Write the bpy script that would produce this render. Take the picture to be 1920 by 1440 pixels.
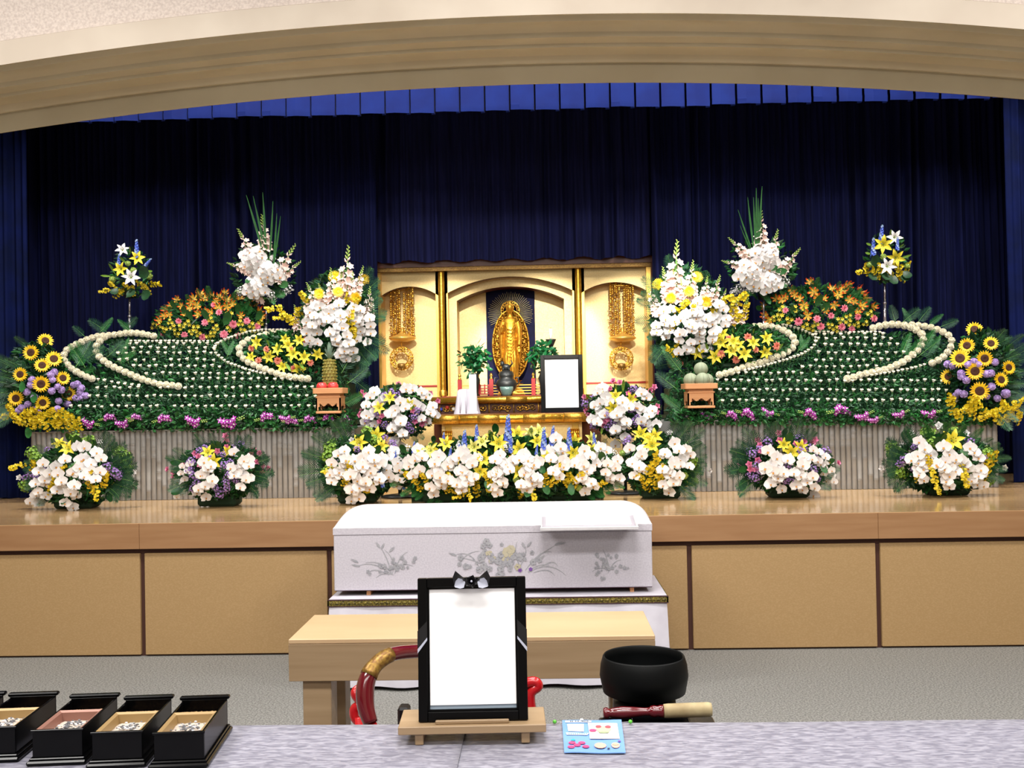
import bpy, math, random
from math import sin, cos, pi, sqrt, radians, atan2
from mathutils import Vector, Matrix, Quaternion
random.seed(7)
R = random.random
def U(a, b): return a + (b - a) * random.random()
for o in list(bpy.data.objects): bpy.data.objects.remove(o)
scene = bpy.context.scene
COL = scene.collection

# ------------------------------------------------------------------ camera
F = 1900.0
CAM = Vector((0, 0, 1.7))
_yaw, _pitch, _roll = math.atan(54 / F), radians(0.79), radians(1.04)
_f = Vector((-sin(_yaw) * cos(_pitch), cos(_yaw) * cos(_pitch), sin(_pitch)))
_r0 = _f.cross(Vector((0, 0, 1))).normalized(); _u0 = _r0.cross(_f)
_u = _u0 * cos(_roll) + _r0 * sin(_roll); _r = _r0 * cos(_roll) - _u0 * sin(_roll)
cam_data = bpy.data.cameras.new('camera')
cam_data.sensor_fit = 'HORIZONTAL'; cam_data.sensor_width = 36; cam_data.lens = F / 1920 * 36
cam_data.clip_start = 0.05; cam_data.clip_end = 60
cam = bpy.data.objects.new('camera', cam_data); COL.objects.link(cam)
cam.matrix_world = Matrix(((_r.x, _u.x, -_f.x, CAM.x), (_r.y, _u.y, -_f.y, CAM.y), (_r.z, _u.z, -_f.z, CAM.z), (0, 0, 0, 1)))
scene.camera = cam
def ray(px, py): return _f + _r * ((px - 960) / F) + _u * ((720 - py) / F)
def P(px, py, Y):
    d = ray(px, py); return CAM + d * (Y / d.y)
def PZ(px, py, z):
    d = ray(px, py); return CAM + d * ((z - CAM.z) / d.z)
def M_(px, Y): return px * Y / F            # pixels -> metres at depth Y

# ------------------------------------------------------------------ view, world, lights
vs = scene.view_settings
vs.view_transform = 'Standard'; vs.look = 'None'; vs.gamma = 1; vs.use_curve_mapping = False
vs.exposure = 0.0
world = bpy.data.worlds.new('world'); scene.world = world; world.use_nodes = True
world.node_tree.nodes['Background'].inputs[0].default_value = (0.9, 0.93, 1, 1)
world.node_tree.nodes['Background'].inputs[1].default_value = 0.05
def area(name, loc, target, sx, sy, power, color=(1, 1, 1), spread=180):
    l = bpy.data.lights.new(name, 'AREA'); l.shape = 'RECTANGLE'; l.size = sx; l.size_y = sy
    l.energy = power; l.color = color; l.spread = radians(spread)
    o = bpy.data.objects.new(name, l); COL.objects.link(o); o.location = loc
    o.rotation_euler = (Vector(target) - Vector(loc)).to_track_quat('-Z', 'Y').to_euler(); return o
NEUT = (1, .97, .93)
for i, (x, y) in enumerate([(-3, 1.0), (0, 1.0), (3, 1.0), (-3.2, 4.4), (0, 4.4), (3.2, 4.4)]):
    area('ceiling_panel_light', (x, y, 5.0), (x, y + .25, 0), 1.5, .7, 140, NEUT)
area('audience_light', (0, -1.2, 3.9), (0, 7, 1.4), 5, .8, 105, NEUT)
for x in (-3.6, -1.3, 1.3, 3.6):
    area('stage_light', (x, 7.62, 4.75), (x * .92, 8.7, 1.2), .9, .3, 66, NEUT, 100)
area('valance_fill_light', (0, 7.75, 5.1), (0, 8.9, 4.5), 7.5, .15, 45, NEUT, 150)  # unseen strip added behind the arch to brighten the valance
def spot(name, loc, target, power, deg, blend, color):
    l = bpy.data.lights.new(name, 'SPOT'); l.energy = power; l.spot_size = radians(deg); l.spot_blend = blend; l.shadow_soft_size = .06; l.color = color
    o = bpy.data.objects.new(name, l); COL.objects.link(o); o.location = loc; o.rotation_euler = (Vector(target) - Vector(loc)).to_track_quat('-Z', 'Y').to_euler()
for x, pw_ in ((-.95, 1500), (0, 2450), (.95, 1500)):
    spot('altar_spotlight', (x * .8, 4.5, 4.45), (x, 10.2, 2.13), pw_, 14.2, .35, (1, .93, .80))

# ------------------------------------------------------------------ materials
def lin(c): return c / 12.92 if c <= .04045 else ((c + .055) / 1.055) ** 2.4
def hx(s):
    s = s.lstrip('#'); return tuple(lin(int(s[i:i + 2], 16) / 255) for i in (0, 2, 4)) + (1,)
MATS = {}
def mat(name, col, rough=.6, metal=0, col2=None, scale=20, stretch=(1, 1, 1), bump=0, bscale=None, spec=.5, coat=0, sheen=0, detail=3, ramp=(.35, .65), coord='Object'):
    if name in MATS: return MATS[name]
    m = bpy.data.materials.new(name); m.use_nodes = True; nt = m.node_tree; b = nt.nodes['Principled BSDF']
    c = hx(col) if isinstance(col, str) else col
    b.inputs['Base Color'].default_value = c; b.inputs['Roughness'].default_value = rough
    b.inputs['Metallic'].default_value = metal; b.inputs['Specular IOR Level'].default_value = spec
    b.inputs['Coat Weight'].default_value = coat; b.inputs['Coat Roughness'].default_value = .08
    b.inputs['Sheen Weight'].default_value = sheen
    m.diffuse_color = c
    if col2 or bump:
        tc = nt.nodes.new('ShaderNodeTexCoord'); mp = nt.nodes.new('ShaderNodeMapping')
        mp.inputs['Scale'].default_value = stretch; nt.links.new(tc.outputs[coord], mp.inputs[0])
        n = nt.nodes.new('ShaderNodeTexNoise'); n.inputs['Scale'].default_value = scale; n.inputs['Detail'].default_value = detail
        nt.links.new(mp.outputs[0], n.inputs['Vector'])
        if col2:
            r = nt.nodes.new('ShaderNodeValToRGB'); r.color_ramp.elements[0].position = ramp[0]; r.color_ramp.elements[1].position = ramp[1]
            r.color_ramp.elements[0].color = c; r.color_ramp.elements[1].color = hx(col2)
            nt.links.new(n.outputs['Fac'], r.inputs[0]); nt.links.new(r.outputs[0], b.inputs['Base Color'])
        if bump:
            n2 = n
            if bscale:
                n2 = nt.nodes.new('ShaderNodeTexNoise'); n2.inputs['Scale'].default_value = bscale; nt.links.new(mp.outputs[0], n2.inputs['Vector'])
            bp = nt.nodes.new('ShaderNodeBump'); bp.inputs['Strength'].default_value = bump; bp.inputs['Distance'].default_value = .01
            nt.links.new(n2.outputs['Fac'], bp.inputs['Height']); nt.links.new(bp.outputs[0], b.inputs['Normal'])
    MATS[name] = m; return m
def varied(name, col, col2, rough=.55, trans=.0):
    """colour differs per object and slightly inside it (leaves, petals)"""
    m = mat(name, col, rough, col2=col2, scale=9, coord='Generated' if False else 'Object')
    return m

m_wall = mat('warm_plaster', '#b5a997', .85, col2='#ada18f', scale=3)
m_wallpaper = mat('textured_wallpaper', '#bfb3aa', .9, col2='#aca098', scale=60, bump=.5)
m_archpaint = mat('arch_paint', '#c9bfa6', .8, col2='#c0b59b', scale=2)
m_trim = mat('pale_arch_trim', '#b6ab9d', .8, col2='#ada193', scale=2)
m_carpet = mat('grey_carpet', '#6e6e6b', .95, col2='#93928e', scale=95, bump=.6, detail=6, ramp=(.42, .58))
m_stagewood = mat('stage_boards', '#c39a68', .16, col2='#d9b686', scale=6, stretch=(.25, 5, 1), bump=.02, ramp=(.3, .7), coat=.3)
m_fascia = mat('stage_fascia_wood', '#946c48', .5, col2='#9e7752', scale=4, stretch=(.5, 1, 6))
m_panel = mat('birdseye_panel', '#a5865b', .5, col2='#ad8e64', scale=75, stretch=(1, 1, 2.2), ramp=(.45, .62), detail=5)
m_darkwood = mat('dark_recess_wood', '#4a2a20', .7)
m_cypress = mat('pale_cypress', '#bf9e78', .5, col2='#ccae88', scale=3, stretch=(.4, 1, 9), ramp=(.3, .7))
m_cypress2 = mat('cypress_grain_shaded', '#92795a', .5, col2='#a2896a', scale=3, stretch=(.4, 9, 9), ramp=(.3, .7))  # darker than the table top: shade of its front faces put into the colour
m_navy = mat('navy_velvet', '#0b0e28', .85, col2='#11153a', scale=6, stretch=(6, 1, .3), spec=.08)
m_navyc = mat('navy_velvet_centre', '#121430', .85, col2='#191c42', scale=6, stretch=(6, 1, .3), spec=.08)
m_blue = mat('royal_blue_cloth', '#1539a4', .75, col2='#123094', scale=5, sheen=.1)
m_legblue = mat('blue_leg_cloth', '#0a1440', .8, col2='#08102e', scale=5, spec=.08)
m_black = mat('black_lacquer', '#040405', .22, spec=.14, coat=.05)
m_blackmat = mat('black_frame', '#040405', .35, spec=.14)
m_bowl = mat('dark_bronze_bowl', '#07090a', .5, spec=.15)
m_statue = mat('statue_gold', '#cf9a34', .4, metal=.8, col2='#b27c20', scale=30)
m_red = mat('red_lacquer', '#8e0f18', .2, coat=.6)
m_brightred = mat('bright_red_lacquer', '#b8141c', .25, coat=.5)
m_darkred = mat('mallet_red_lacquer', '#5c0f18', .18, coat=.7)
m_goldw = mat('worn_gold_leaf', '#9b7a35', .4, metal=.5, col2='#6e4a22', scale=90)
m_leather = mat('buff_leather', '#b5a57e', .7, col2='#8f7c58', scale=14, bump=.2, ramp=(.35, .75))
m_gold = mat('polished_gold', '#e8b84a', .27, metal=.85, col2='#d49c2e', scale=40, bump=.15)
m_goldfine = mat('gilt_ornament', '#e2b24e', .3, metal=.8, col2='#a87a24', scale=120, bump=.3)
m_goldpanel = mat('gold_leaf_panel', '#e6cd92', .45, metal=.15, col2='#dfc17e', scale=90, bump=.06)
m_goldrail = mat('gilt_rail', '#e2b65a', .3, metal=.6)
m_brownred = mat('lacquer_edge', '#5b2c14', .4)
m_redline = mat('vermilion_line', '#9c1c1c', .4)
m_navypanel = mat('navy_panel', '#0c0d2a', .6, spec=.1, col2='#101238', scale=12)
m_ray = mat('halo_ray_bronze', '#a39870', .4, metal=.2)
m_white = mat('white_satin', '#d2cfda', .6, col2='#c8c4d0', scale=8)
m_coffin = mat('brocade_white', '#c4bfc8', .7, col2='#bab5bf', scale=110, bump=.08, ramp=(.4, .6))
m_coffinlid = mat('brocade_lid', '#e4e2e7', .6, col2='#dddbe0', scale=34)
m_embroid = mat('silver_embroidery', '#94949c', .5, col2='#a6a5aa', scale=60)
m_embgold = mat('pale_gold_embroidery', '#b5ad96', .5)
m_embpurple = mat('purple_embroidery', '#7a4fa0', .5)
m_braid = mat('gold_braid', '#8a7a2e', .5, metal=.2, col2='#3c3418', scale=110, bump=.5)
m_maroon = mat('maroon_edge', '#3a1824', .7)
m_paper = mat('white_paper', '#fbfbfc', .6, spec=.1)
m_glass = mat('acrylic_sheet', '#e8ecf0', .05)
m_cloth = None
m_bamboo = mat('grey_bamboo', '#9a9793', .5, col2='#85827e', scale=14, stretch=(1, 1, .5))
m_greybox = mat('grey_board', '#6f716f', .6)
m_clay = mat('cypress_stand', '#d59b6a', .6, col2='#c98c5c', scale=5, stretch=(.5, .5, 6))
m_apple = mat('apple_skin', '#c81e2e', .3, col2='#e0564a', scale=9, coat=.2)
m_pine = mat('pineapple_skin', '#6d6a2c', .6, col2='#94863a', scale=30)
m_pineleaf = mat('pineapple_leaf', '#7d9583', .5)
m_melon = mat('melon_skin', '#7f8a6e', .6, col2='#989f86', scale=40)
m_melonstripe = mat('melon_stripe', '#727f62', .6)
m_ash = mat('incense_ash', '#bfb2a6', .95, col2='#a99c90', scale=60, bump=.4)
m_ashgrey = mat('burnt_ash', '#8a8a8c', .95, col2='#55555a', scale=70, bump=.5)
m_inc = mat('incense_grain', '#7d5a34', .95, col2='#4c341d', scale=90)
m_tin = mat('brass_lining', '#9a7f54', .45, metal=.3)
m_copper = mat('copper_lining', '#8c6356', .45, metal=.3)
m_bronze = mat('dark_bronze', '#2a2c2c', .4, metal=.4)
m_celadon = mat('celadon_glaze', '#5f7a74', .25, coat=.5)
m_chrome = mat('chrome_pole', '#c9c4cc', .2, metal=.9)
m_blueprint = mat('blue_print', '#6f9ad8', .55)
m_pink2 = mat('pink_print', '#e0457a', .6)
m_peach = mat('peach_print', '#e8a89a', .6)
m_greypaint = mat('grey_mount', '#8f9fae', .6)
m_ribbon = mat('black_ribbon', '#08080c', .45)
m_ribbonw = mat('silver_ribbon', '#b0b4c4', .4)
m_greenpin = mat('green_pin', '#5ec03c', .4)
m_candle = mat('candle_wax', '#f2efe6', .5)
m_foam = mat('floral_foam', '#16301a', .9)
# plants
g_leaf = mat('leaf_green', '#2a6a2c', .5, col2='#1c4d22', scale=7)
g_dark = mat('leaf_dark', '#1e4a27', .5, col2='#123118', scale=7)
g_bank = mat('chrysanthemum_leaf', '#2e5a3a', .5, col2='#173a22', scale=11)
g_palm = mat('palm_green', '#3a6c4a', .45, col2='#1c4030', scale=6)
g_fern = mat('fern_green', '#2f7a38', .5, col2='#1e5426', scale=8)
g_light = mat('light_green', '#86a838', .5, col2='#5f8a2c', scale=8)
g_stem = mat('stem_green', '#5f8f42', .5)
g_bud = mat('bud_green', '#a8bf62', .5)
p_white = mat('petal_white', '#e6e3e2', .55, spec=.25)
p_alst = mat('petal_alstroemeria', '#c4ae1c', .5, col2='#d0c040', scale=20)
p_lip = mat('petal_lip', '#c9902a', .5)
p_amber = mat('petal_amber', '#dba01c', .5)
p_cream = mat('petal_cream', '#f3eedc', .6, col2='#e6dfc6', scale=30, spec=.3)
p_blush = mat('petal_blush', '#f2cfc4', .55, col2='#f6e2d8', scale=18, spec=.3)
p_yellow = mat('petal_yellow', '#e8cc1c', .5, col2='#ded84c', scale=10)
p_lemon = mat('petal_lemon', '#dfd850', .5, col2='#ece690', scale=10)
p_deepy = mat('petal_golden', '#f2bd10', .5, col2='#f7cf1c', scale=8)
p_onc = mat('petal_oncidium', '#ecd61c', .5, col2='#c9aa14', scale=25)
p_brown = mat('seed_brown', '#3a1d10', .8, col2='#54301a', scale=60, bump=.4)
p_pink = mat('petal_pink', '#f07f96', .55, col2='#f49cae', scale=25)
p_coral = mat('petal_coral', '#f08a70', .55, col2='#f4a48e', scale=25)
p_orange = mat('petal_orange', '#dc4424', .5, col2='#e05a2c', scale=12)
p_lav = mat('petal_lavender', '#b49ad2', .6, col2='#cbb2e0', scale=25)
p_purp = mat('petal_purple', '#8a68b4', .6, col2='#a684c4', scale=25)
p_mag = mat('petal_magenta', '#9c1a94', .5, col2='#b84ab4', scale=25)
p_blue = mat('petal_blue', '#3852c0', .5, col2='#5a74d4', scale=25)
p_ltblue = mat('petal_light_blue', '#8fa4d0', .5)
p_rose = mat('petal_rose', '#e08aa8', .55, col2='#d870a0', scale=20)

# ------------------------------------------------------------------ mesh builder
class MB:
    def __init__(s): s.v = []; s.f = []; s.m = []
    def add(s, vs, fs, mi=0, M=None):
        n = len(s.v)
        if M is not None: vs = [M @ Vector(v) for v in vs]
        s.v.extend(tuple(v) for v in vs); s.f.extend(tuple(i + n for i in f) for f in fs); s.m.extend([mi] * len(fs)); return s
    def merge(s, o, M=None):
        n = len(s.v); s.v.extend(tuple(M @ Vector(v)) if M is not None else v for v in o.v)
        s.f.extend(tuple(i + n for i in f) for f in o.f); s.m.extend(o.m); return s
    def box(s, x0, x1, y0, y1, z0, z1, mi=0, bev=0, M=None):
        if bev <= 0:
            vs = [(x, y, z) for z in (z0, z1) for y in (y0, y1) for x in (x0, x1)]
            return s.add(vs, [(0, 2, 3, 1), (4, 5, 7, 6), (0, 1, 5, 4), (2, 6, 7, 3), (0, 4, 6, 2), (1, 3, 7, 5)], mi, M)
        b = min(bev, (x1 - x0) / 2.01, (y1 - y0) / 2.01, (z1 - z0) / 2.01)
        vs = []; 
        for z, q in ((z0, 1), (z0 + b, 0), (z1 - b, 0), (z1, 1)):
            e = b * q
            vs += [(x0 + e + b * (1 - q), y0 + e, z), (x1 - e - b * (1 - q), y0 + e, z), (x1 - e, y0 + e + b * (1 - q), z), (x1 - e, y1 - e - b * (1 - q), z),
                   (x1 - e - b * (1 - q), y1 - e, z), (x0 + e + b * (1 - q), y1 - e, z), (x0 + e, y1 - e - b * (1 - q), z), (x0 + e, y0 + e + b * (1 - q), z)]
        fs = [tuple(range(7, -1, -1)), tuple(range(24, 32))]
        for k in range(3):
            for i in range(8): fs.append((k * 8 + i, k * 8 + (i + 1) % 8, (k + 1) * 8 + (i + 1) % 8, (k + 1) * 8 + i))
        return s.add(vs, fs, mi, M)
    def lathe(s, prof, n=24, mi=0, M=None, a0=0, a1=2 * pi, mod=None):
        closed = abs(a1 - a0 - 2 * pi) < 1e-6; k = n if closed else n + 1; vs = []
        for r, z in prof:
            for i in range(k):
                a = a0 + (a1 - a0) * i / n; rr = r * (mod(a, z) if mod else 1); vs.append((rr * cos(a), rr * sin(a), z))
        fs = []
        for j in range(len(prof) - 1):
            for i in range(n):
                i2 = (i + 1) % k; fs.append((j * k + i, j * k + i2, (j + 1) * k + i2, (j + 1) * k + i))
        return s.add(vs, fs, mi, M)
    def tube(s, pts, rad, n=8, mi=0, cap=True, M=None, flat=1.0):
        pts = [Vector(p) for p in pts]; L = len(pts)
        if not hasattr(rad, '__len__'): rad = [rad] * L
        vs = []; up = None
        for i, p in enumerate(pts):
            t = (pts[min(i + 1, L - 1)] - pts[max(i - 1, 0)]).normalized()
            if up is None:
                up = Vector((0, 0, 1)) if abs(t.z) < .9 else Vector((0, 1, 0))
            a = t.cross(up)
            if a.length < 1e-5: a = t.cross(Vector((1, 0, 0)))
            a.normalize(); b = a.cross(t).normalized(); up = b
            for k in range(n):
                w = 2 * pi * k / n; vs.append(p + a * (cos(w) * rad[i]) + b * (sin(w) * rad[i] * flat))
        fs = [(i * n + k, i * n + (k + 1) % n, (i + 1) * n + (k + 1) % n, (i + 1) * n + k) for i in range(L - 1) for k in range(n)]
        if cap: fs += [tuple(range(n - 1, -1, -1)), tuple((L - 1) * n + k for k in range(n))]
        return s.add(vs, fs, mi, M)
    def ell(s, c, r, nu=12, nv=8, mi=0, M=None, fn=None):
        c = Vector(c); r = r if hasattr(r, '__len__') else (r, r, r); vs = [c + Vector((0, 0, -r[2]))]
        for j in range(1, nv):
            t = pi * j / nv
            for i in range(nu):
                a = 2 * pi * i / nu; d = Vector((sin(t) * cos(a), sin(t) * sin(a), -cos(t)))
                k = fn(d) if fn else 1; vs.append(c + Vector((d.x * r[0] * k, d.y * r[1] * k, d.z * r[2] * k)))
        vs.append(c + Vector((0, 0, r[2]))); top = len(vs) - 1
        fs = [(0, 1 + (i + 1) % nu, 1 + i) for i in range(nu)]
        for j in range(nv - 2):
            for i in range(nu): fs.append((1 + j * nu + i, 1 + j * nu + (i + 1) % nu, 1 + (j + 1) * nu + (i + 1) % nu, 1 + (j + 1) * nu + i))
        fs += [(1 + (nv - 2) * nu + i, 1 + (nv - 2) * nu + (i + 1) % nu, top) for i in range(nu)]
        return s.add(vs, fs, mi, M)
    def petal(s, L, W, ang=0, tilt=0, curl=0, mi=0, rows=4, shape=1.0, cup=.15, r0=0, z0=0, M=None, wave=0, tipmi=None):
        """radial petal growing outward from the z axis"""
        vs = []; r = r0; z = z0; th = radians(tilt)
        for i in range(rows + 1):
            t = i / rows
            w = W * .5 * max(.06, sin(pi * min(.97, max(.02, t)) ** shape)) if i < rows else W * .06
            if i == 0: w = W * .14
            zz = z + (wave * (1 if i % 2 else -1)); vs += [(r, -w, zz + cup * w), (r, 0, zz - cup * w * .4), (r, w, zz + cup * w)]
            th2 = radians(tilt + curl * t); r += cos(th2) * L / rows; z += sin(th2) * L / rows
        A = Matrix.Rotation(ang, 4, 'Z')
        if M is not None: A = M @ A
        for i in range(rows):
            fs = [(i * 3, i * 3 + 3, i * 3 + 4, i * 3 + 1), (i * 3 + 1, i * 3 + 4, i * 3 + 5, i * 3 + 2)]
            n = len(s.v)
            if i == 0: s.v.extend(tuple(A @ Vector(v)) for v in vs); base = n
            mm = tipmi if (tipmi is not None and i >= rows * .35) else mi
            s.f.extend(tuple(q + base for q in f) for f in fs); s.m.extend([mm] * 2)
        return s
    def arch_plate(s, x0, x1, z0, z1, ox0, ox1, zs, za, y0, y1, mi=0, mu=None, n=24):
        """vertical plate with an arched opening that runs down to z0; mu = material of the underside"""
        mu = mi if mu is None else mu
        s.box(x0, ox0, y0, y1, z0, z1, mi); s.box(ox1, x1, y0, y1, z0, z1, mi)
        c = (ox0 + ox1) / 2; h = (ox1 - ox0) / 2; sag = za - zs; Rr = (h * h + sag * sag) / (2 * sag); zc = za - Rr
        xs = [ox0 + (ox1 - ox0) * i / n for i in range(n + 1)]; A = [(x, zc + sqrt(max(0, Rr * Rr - (x - c) ** 2))) for x in xs]
        vs = []
        for x, z in A: vs += [(x, y0, z), (x, y0, z1), (x, y1, z), (x, y1, z1)]
        for i in range(n):
            a = i * 4; b = a + 4
            pass
        f1 = []; f2 = []
        for i in range(n):
            a = i * 4; b = a + 4
            f1 += [(a, b, b + 1, a + 1), (a + 2, a + 3, b + 3, b + 2), (a + 1, b + 1, b + 3, a + 3)]; f2 += [(a, a + 2, b + 2, b)]
        k = len(s.v); s.v.extend(vs)
        s.f.extend(tuple(q + k for q in f) for f in f1); s.m.extend([mi] * len(f1))
        s.f.extend(tuple(q + k for q in f) for f in f2); s.m.extend([mu] * len(f2)); return s
    def mesh(s, name, mats, smooth=True):
        me = bpy.data.meshes.new(name); me.from_pydata(s.v, [], s.f)
        for m in (mats if isinstance(mats, (list, tuple)) else [mats]): me.materials.append(m)
        me.polygons.foreach_set('material_index', s.m)
        if smooth: me.polygons.foreach_set('use_smooth', [True] * len(s.f))
        me.update(); return me
    def obj(s, name, mats, parent=None, smooth=False, loc=(0, 0, 0)):
        o = bpy.data.objects.new(name, s.mesh(name, mats, smooth)); COL.objects.link(o)
        o.parent = parent; o.location = loc; return o

def autosmooth(o, deg=35):
    me = o.data
    try:
        me.polygons.foreach_set('use_smooth', [True] * len(me.polygons)); me.set_sharp_from_angle(angle=radians(deg))
    except Exception: pass
    return o
def tag(o, label=None, cat=None, group=None, kind=None):
    if label: o['label'] = label
    if cat: o['category'] = cat
    if group: o['group'] = group
    if kind: o['kind'] = kind
    return o
def thing(name, loc, label, cat, group=None, rz=0):
    o = bpy.data.objects.new(name, None); COL.objects.link(o); o.location = loc; o.rotation_euler = (0, 0, rz)
    o.empty_display_size = .05; return tag(o, label, cat, group)
def basis(z, yhint=Vector((0, 1, 0)), spin=0):
    z = Vector(z).normalized(); x = Vector(yhint).cross(z)
    if x.length < 1e-4: x = Vector((1, 0, 0)).cross(z)
    if x.length < 1e-4: x = Vector((1, 0, 0))
    x.normalize(); y = z.cross(x); m = Matrix((x, y, z)).transposed()
    if spin: m = m @ Matrix.Rotation(spin, 3, 'Z')
    return m
def inst(mesh, name, parent, pos, z, s, yh=(0, 1, 0), spin=0, origin=None):
    o = bpy.data.objects.new(name, mesh); COL.objects.link(o); o.parent = parent
    off = origin if origin is not None else (parent.location if parent else Vector((0, 0, 0)))
    m = basis(z, yh, spin); sc = s if hasattr(s, '__len__') else (s, s, s)
    o.rotation_mode = 'QUATERNION'; o.rotation_quaternion = m.to_quaternion(); o.scale = sc
    o.location = Vector(pos) - off; return o

# ================================================================== THE SETTING
YF = 6.77; ZS = 0.90                                    # stage front plane and height
def struct(mb, name, mats, smooth=False, parent=None):
    o = mb.obj(name, mats, parent, smooth)
    if parent is None: o['kind'] = 'structure'
    return o
struct(MB().box(-7, 7, -3.2, 11.6, -.1, 0), 'floor', m_carpet)
struct(MB().box(-7, 7, -3.2, 6.2, 5.2, 5.3), 'ceiling', m_wall)
struct(MB().box(-7.1, -7, -3.2, 11.6, 0, 5.6), 'wall_left', m_wall)
struct(MB().box(7, 7.1, -3.2, 11.6, 0, 5.6), 'wall_right', m_wall)
struct(MB().box(-7, 7, -3.3, -3.2, 0, 5.3), 'wall_back', m_wall)
struct(MB().box(-7, 7, 11.5, 11.6, 0, 5.6), 'wall_stage', m_navypanel)
struct(MB().box(-7, 7, 8.0, 11.6, 5.5, 5.6), 'ceiling_stage', m_darkwood)

# proscenium: moulded elliptical arch; each profile point is (Y, apex pixel row); curvature about 7950 px at its own depth
def arch_line(Y, yap, n=64, half=5.6):
    apex = P(1000, yap, Y); out = []
    Rr = 7945.0 * Y / F
    for i in range(n + 1):
        x = -half + 2 * half * i / n
        out.append(Vector((x, Y, apex.z - (x - apex.x) ** 2 / (2 * Rr) * 1.02)))
    return out
prof = [(6.42, -60), (6.42, -18), (6.38, -17), (6.38, 28), (6.47, 30), (6.50, 41)]
prof += [(6.50 + .30 * sin(a), 41 + 30 * (1 - cos(a)) ) for a in [radians(d) for d in (0, 25, 50, 72, 90)]]
prof += [(6.92, 76), (6.98, 83), (6.99, 90)]
prof += [(6.99 + .30 * sin(a), 91 + 28 * (1 - cos(a))) for a in [radians(d) for d in (15, 35, 60, 90)]]
prof += [(7.36, 121), (7.36, 157), (7.38, 158), (7.60, 140)]
rows = [arch_line(*p) for p in prof]
# the rear lip rises a little behind the last visible edge
edge = rows[-2]; rows[-1] = [Vector((v.x, 7.6, v.z + .17)) for v in edge]
def strips(rws, name, m):
    mb = MB(); n = len(rws[0])
    for k, rr in enumerate(rws): mb.v.extend(tuple(v) for v in rr)
    for k in range(len(rws) - 1):
        for i in range(n - 1): mb.f.append((k * n + i, k * n + i + 1, (k + 1) * n + i + 1, (k + 1) * n + i)); mb.m.append(0)
    return mb
top = [Vector((v.x, 6.42, 5.2)) for v in rows[0]]
wf = strips([top] + rows[:2], 'wall_front', m_wallpaper)
wf.box(-7, -5.6, 6.42, 7.6, 0, 5.2); wf.box(5.6, 7, 6.42, 7.6, 0, 5.2)
struct(wf, 'wall_front', m_wallpaper)
t = struct(strips(rows[1:4], 'trim_1', m_trim), 'trim_1', m_trim, True); autosmooth(t, 40)
t = struct(strips(rows[3:], 'trim_2', m_archpaint), 'trim_2', m_archpaint, True); autosmooth(t, 40)
tb = MB(); back = [Vector((v.x, 7.6, 5.6)) for v in edge]
struct(strips([rows[-1], back, [Vector((v.x, 6.42, 5.3)) for v in edge]], 'wall_header', m_darkwood), 'wall_header', m_darkwood)

# stage platform
stage = thing('stage', (0, YF, 0), None, None); stage['kind'] = 'structure'
so = lambda mb, n, m, sm=False: mb.obj(n, m, stage, sm, loc=(0, -YF, 0))
so(MB().box(-5.6, 5.6, YF, 11.4, ZS - .05, ZS, 0, .004), 'stage_top', m_stagewood)
# fascia in lengths joined at fine seams
fx = [-5.6] + [P(px, 1000, YF).x for px in (262, 617, 956, 1295, 1646)] + [5.6]
for a, b in ((fx[0], fx[1]), (fx[1], fx[3]), (fx[3], fx[5]), (fx[5], fx[6])):
    so(MB().box(a + .0008, b - .0008, YF - .012, YF + .04, ZS - .172, ZS - .001, 0, .002), 'fascia', m_fascia)
so(MB().box(-5.6, 5.6, YF + .045, YF + .10, 0, ZS - .05), 'backing', m_darkwood)
px_seams = [-87, 265, 617, 956, 1295, 1650, 2005]
xs = [P(p, 1120, YF).x for p in px_seams]
xs = [xs[0] - 1.25, ] + xs + [xs[-1] + 1.25]
for a, b in zip(xs[:-1], xs[1:]):
    so(MB().box(max(a + .016, -5.6), min(b - .016, 5.6), YF + .02, YF + .06, .012, ZS - .205, 0, .003), 'panel', m_panel)

# ================================================================== CURTAINS
def curtain(name, x0, x1, Y, z0, z1, m, label, folds=.155, amp=.06, seed=1, flare=.0, step=.012, sharp=1.6):
    rnd = random.Random(seed); n = int((x1 - x0) / step); xs_ = [x0 + (x1 - x0) * i / n for i in range(n + 1)]
    ph = [rnd.uniform(0, 6.28) for _ in range(5)]
    zs = [z0 + (z1 - z0) * j / 10 for j in range(11)]; mb = MB()
    for j, z in enumerate(zs):
        t = j / 10; drift = .02 * sin(3 * t + ph[0])
        for x in xs_:
            u = (x + drift * sin(4 * x + ph[4])) / folds * 2 * pi
            g = sin(u + 2.1 * sin(u * .31 + ph[1]) + 1.6 * sin(u * .17 + ph[2]))
            g = math.copysign(abs(g) ** (1 / sharp), g)
            d = amp * (.55 + .45 * sin(x * 2.7 + ph[3])) * g + amp * .35 * sin(u * 2.7 + ph[4] + t * .5)
            mb.v.append((x, Y + d, z + (.012 * sin(u * .5) if j == 0 else 0)))
    k = n + 1
    for j in range(10):
        for i in range(n): mb.f.append((j * k + i, j * k + i + 1, (j + 1) * k + i + 1, (j + 1) * k + i)); mb.m.append(0)
    o = mb.obj(name, m, None, True); return tag(o, label, 'curtain')
xl, xr = P(706, 400, 9.7).x, P(1222, 400, 9.7).x
curtain('stage_curtain', -5.6, xl, 9.72, ZS, 5.45, m_navy, 'long dark navy pleated curtain behind the left flower bank', seed=3)
curtain('stage_curtain', xr, 5.6, 9.72, ZS, 5.45, m_navy, 'long dark navy pleated curtain behind the right flower bank', seed=8)
curtain('stage_curtain', xl - .15, xr + .15, 9.9, P(960, 487, 9.9).z, 5.45, m_navyc, 'short dark navy curtain hanging above the gold altar', folds=.17, amp=.045, seed=5)
curtain('leg_curtain', -5.6, P(57, 500, 8.75).x, 8.75, ZS, 5.45, m_legblue, 'blue leg curtain at the far left edge of the stage', folds=.2, seed=11)
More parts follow.
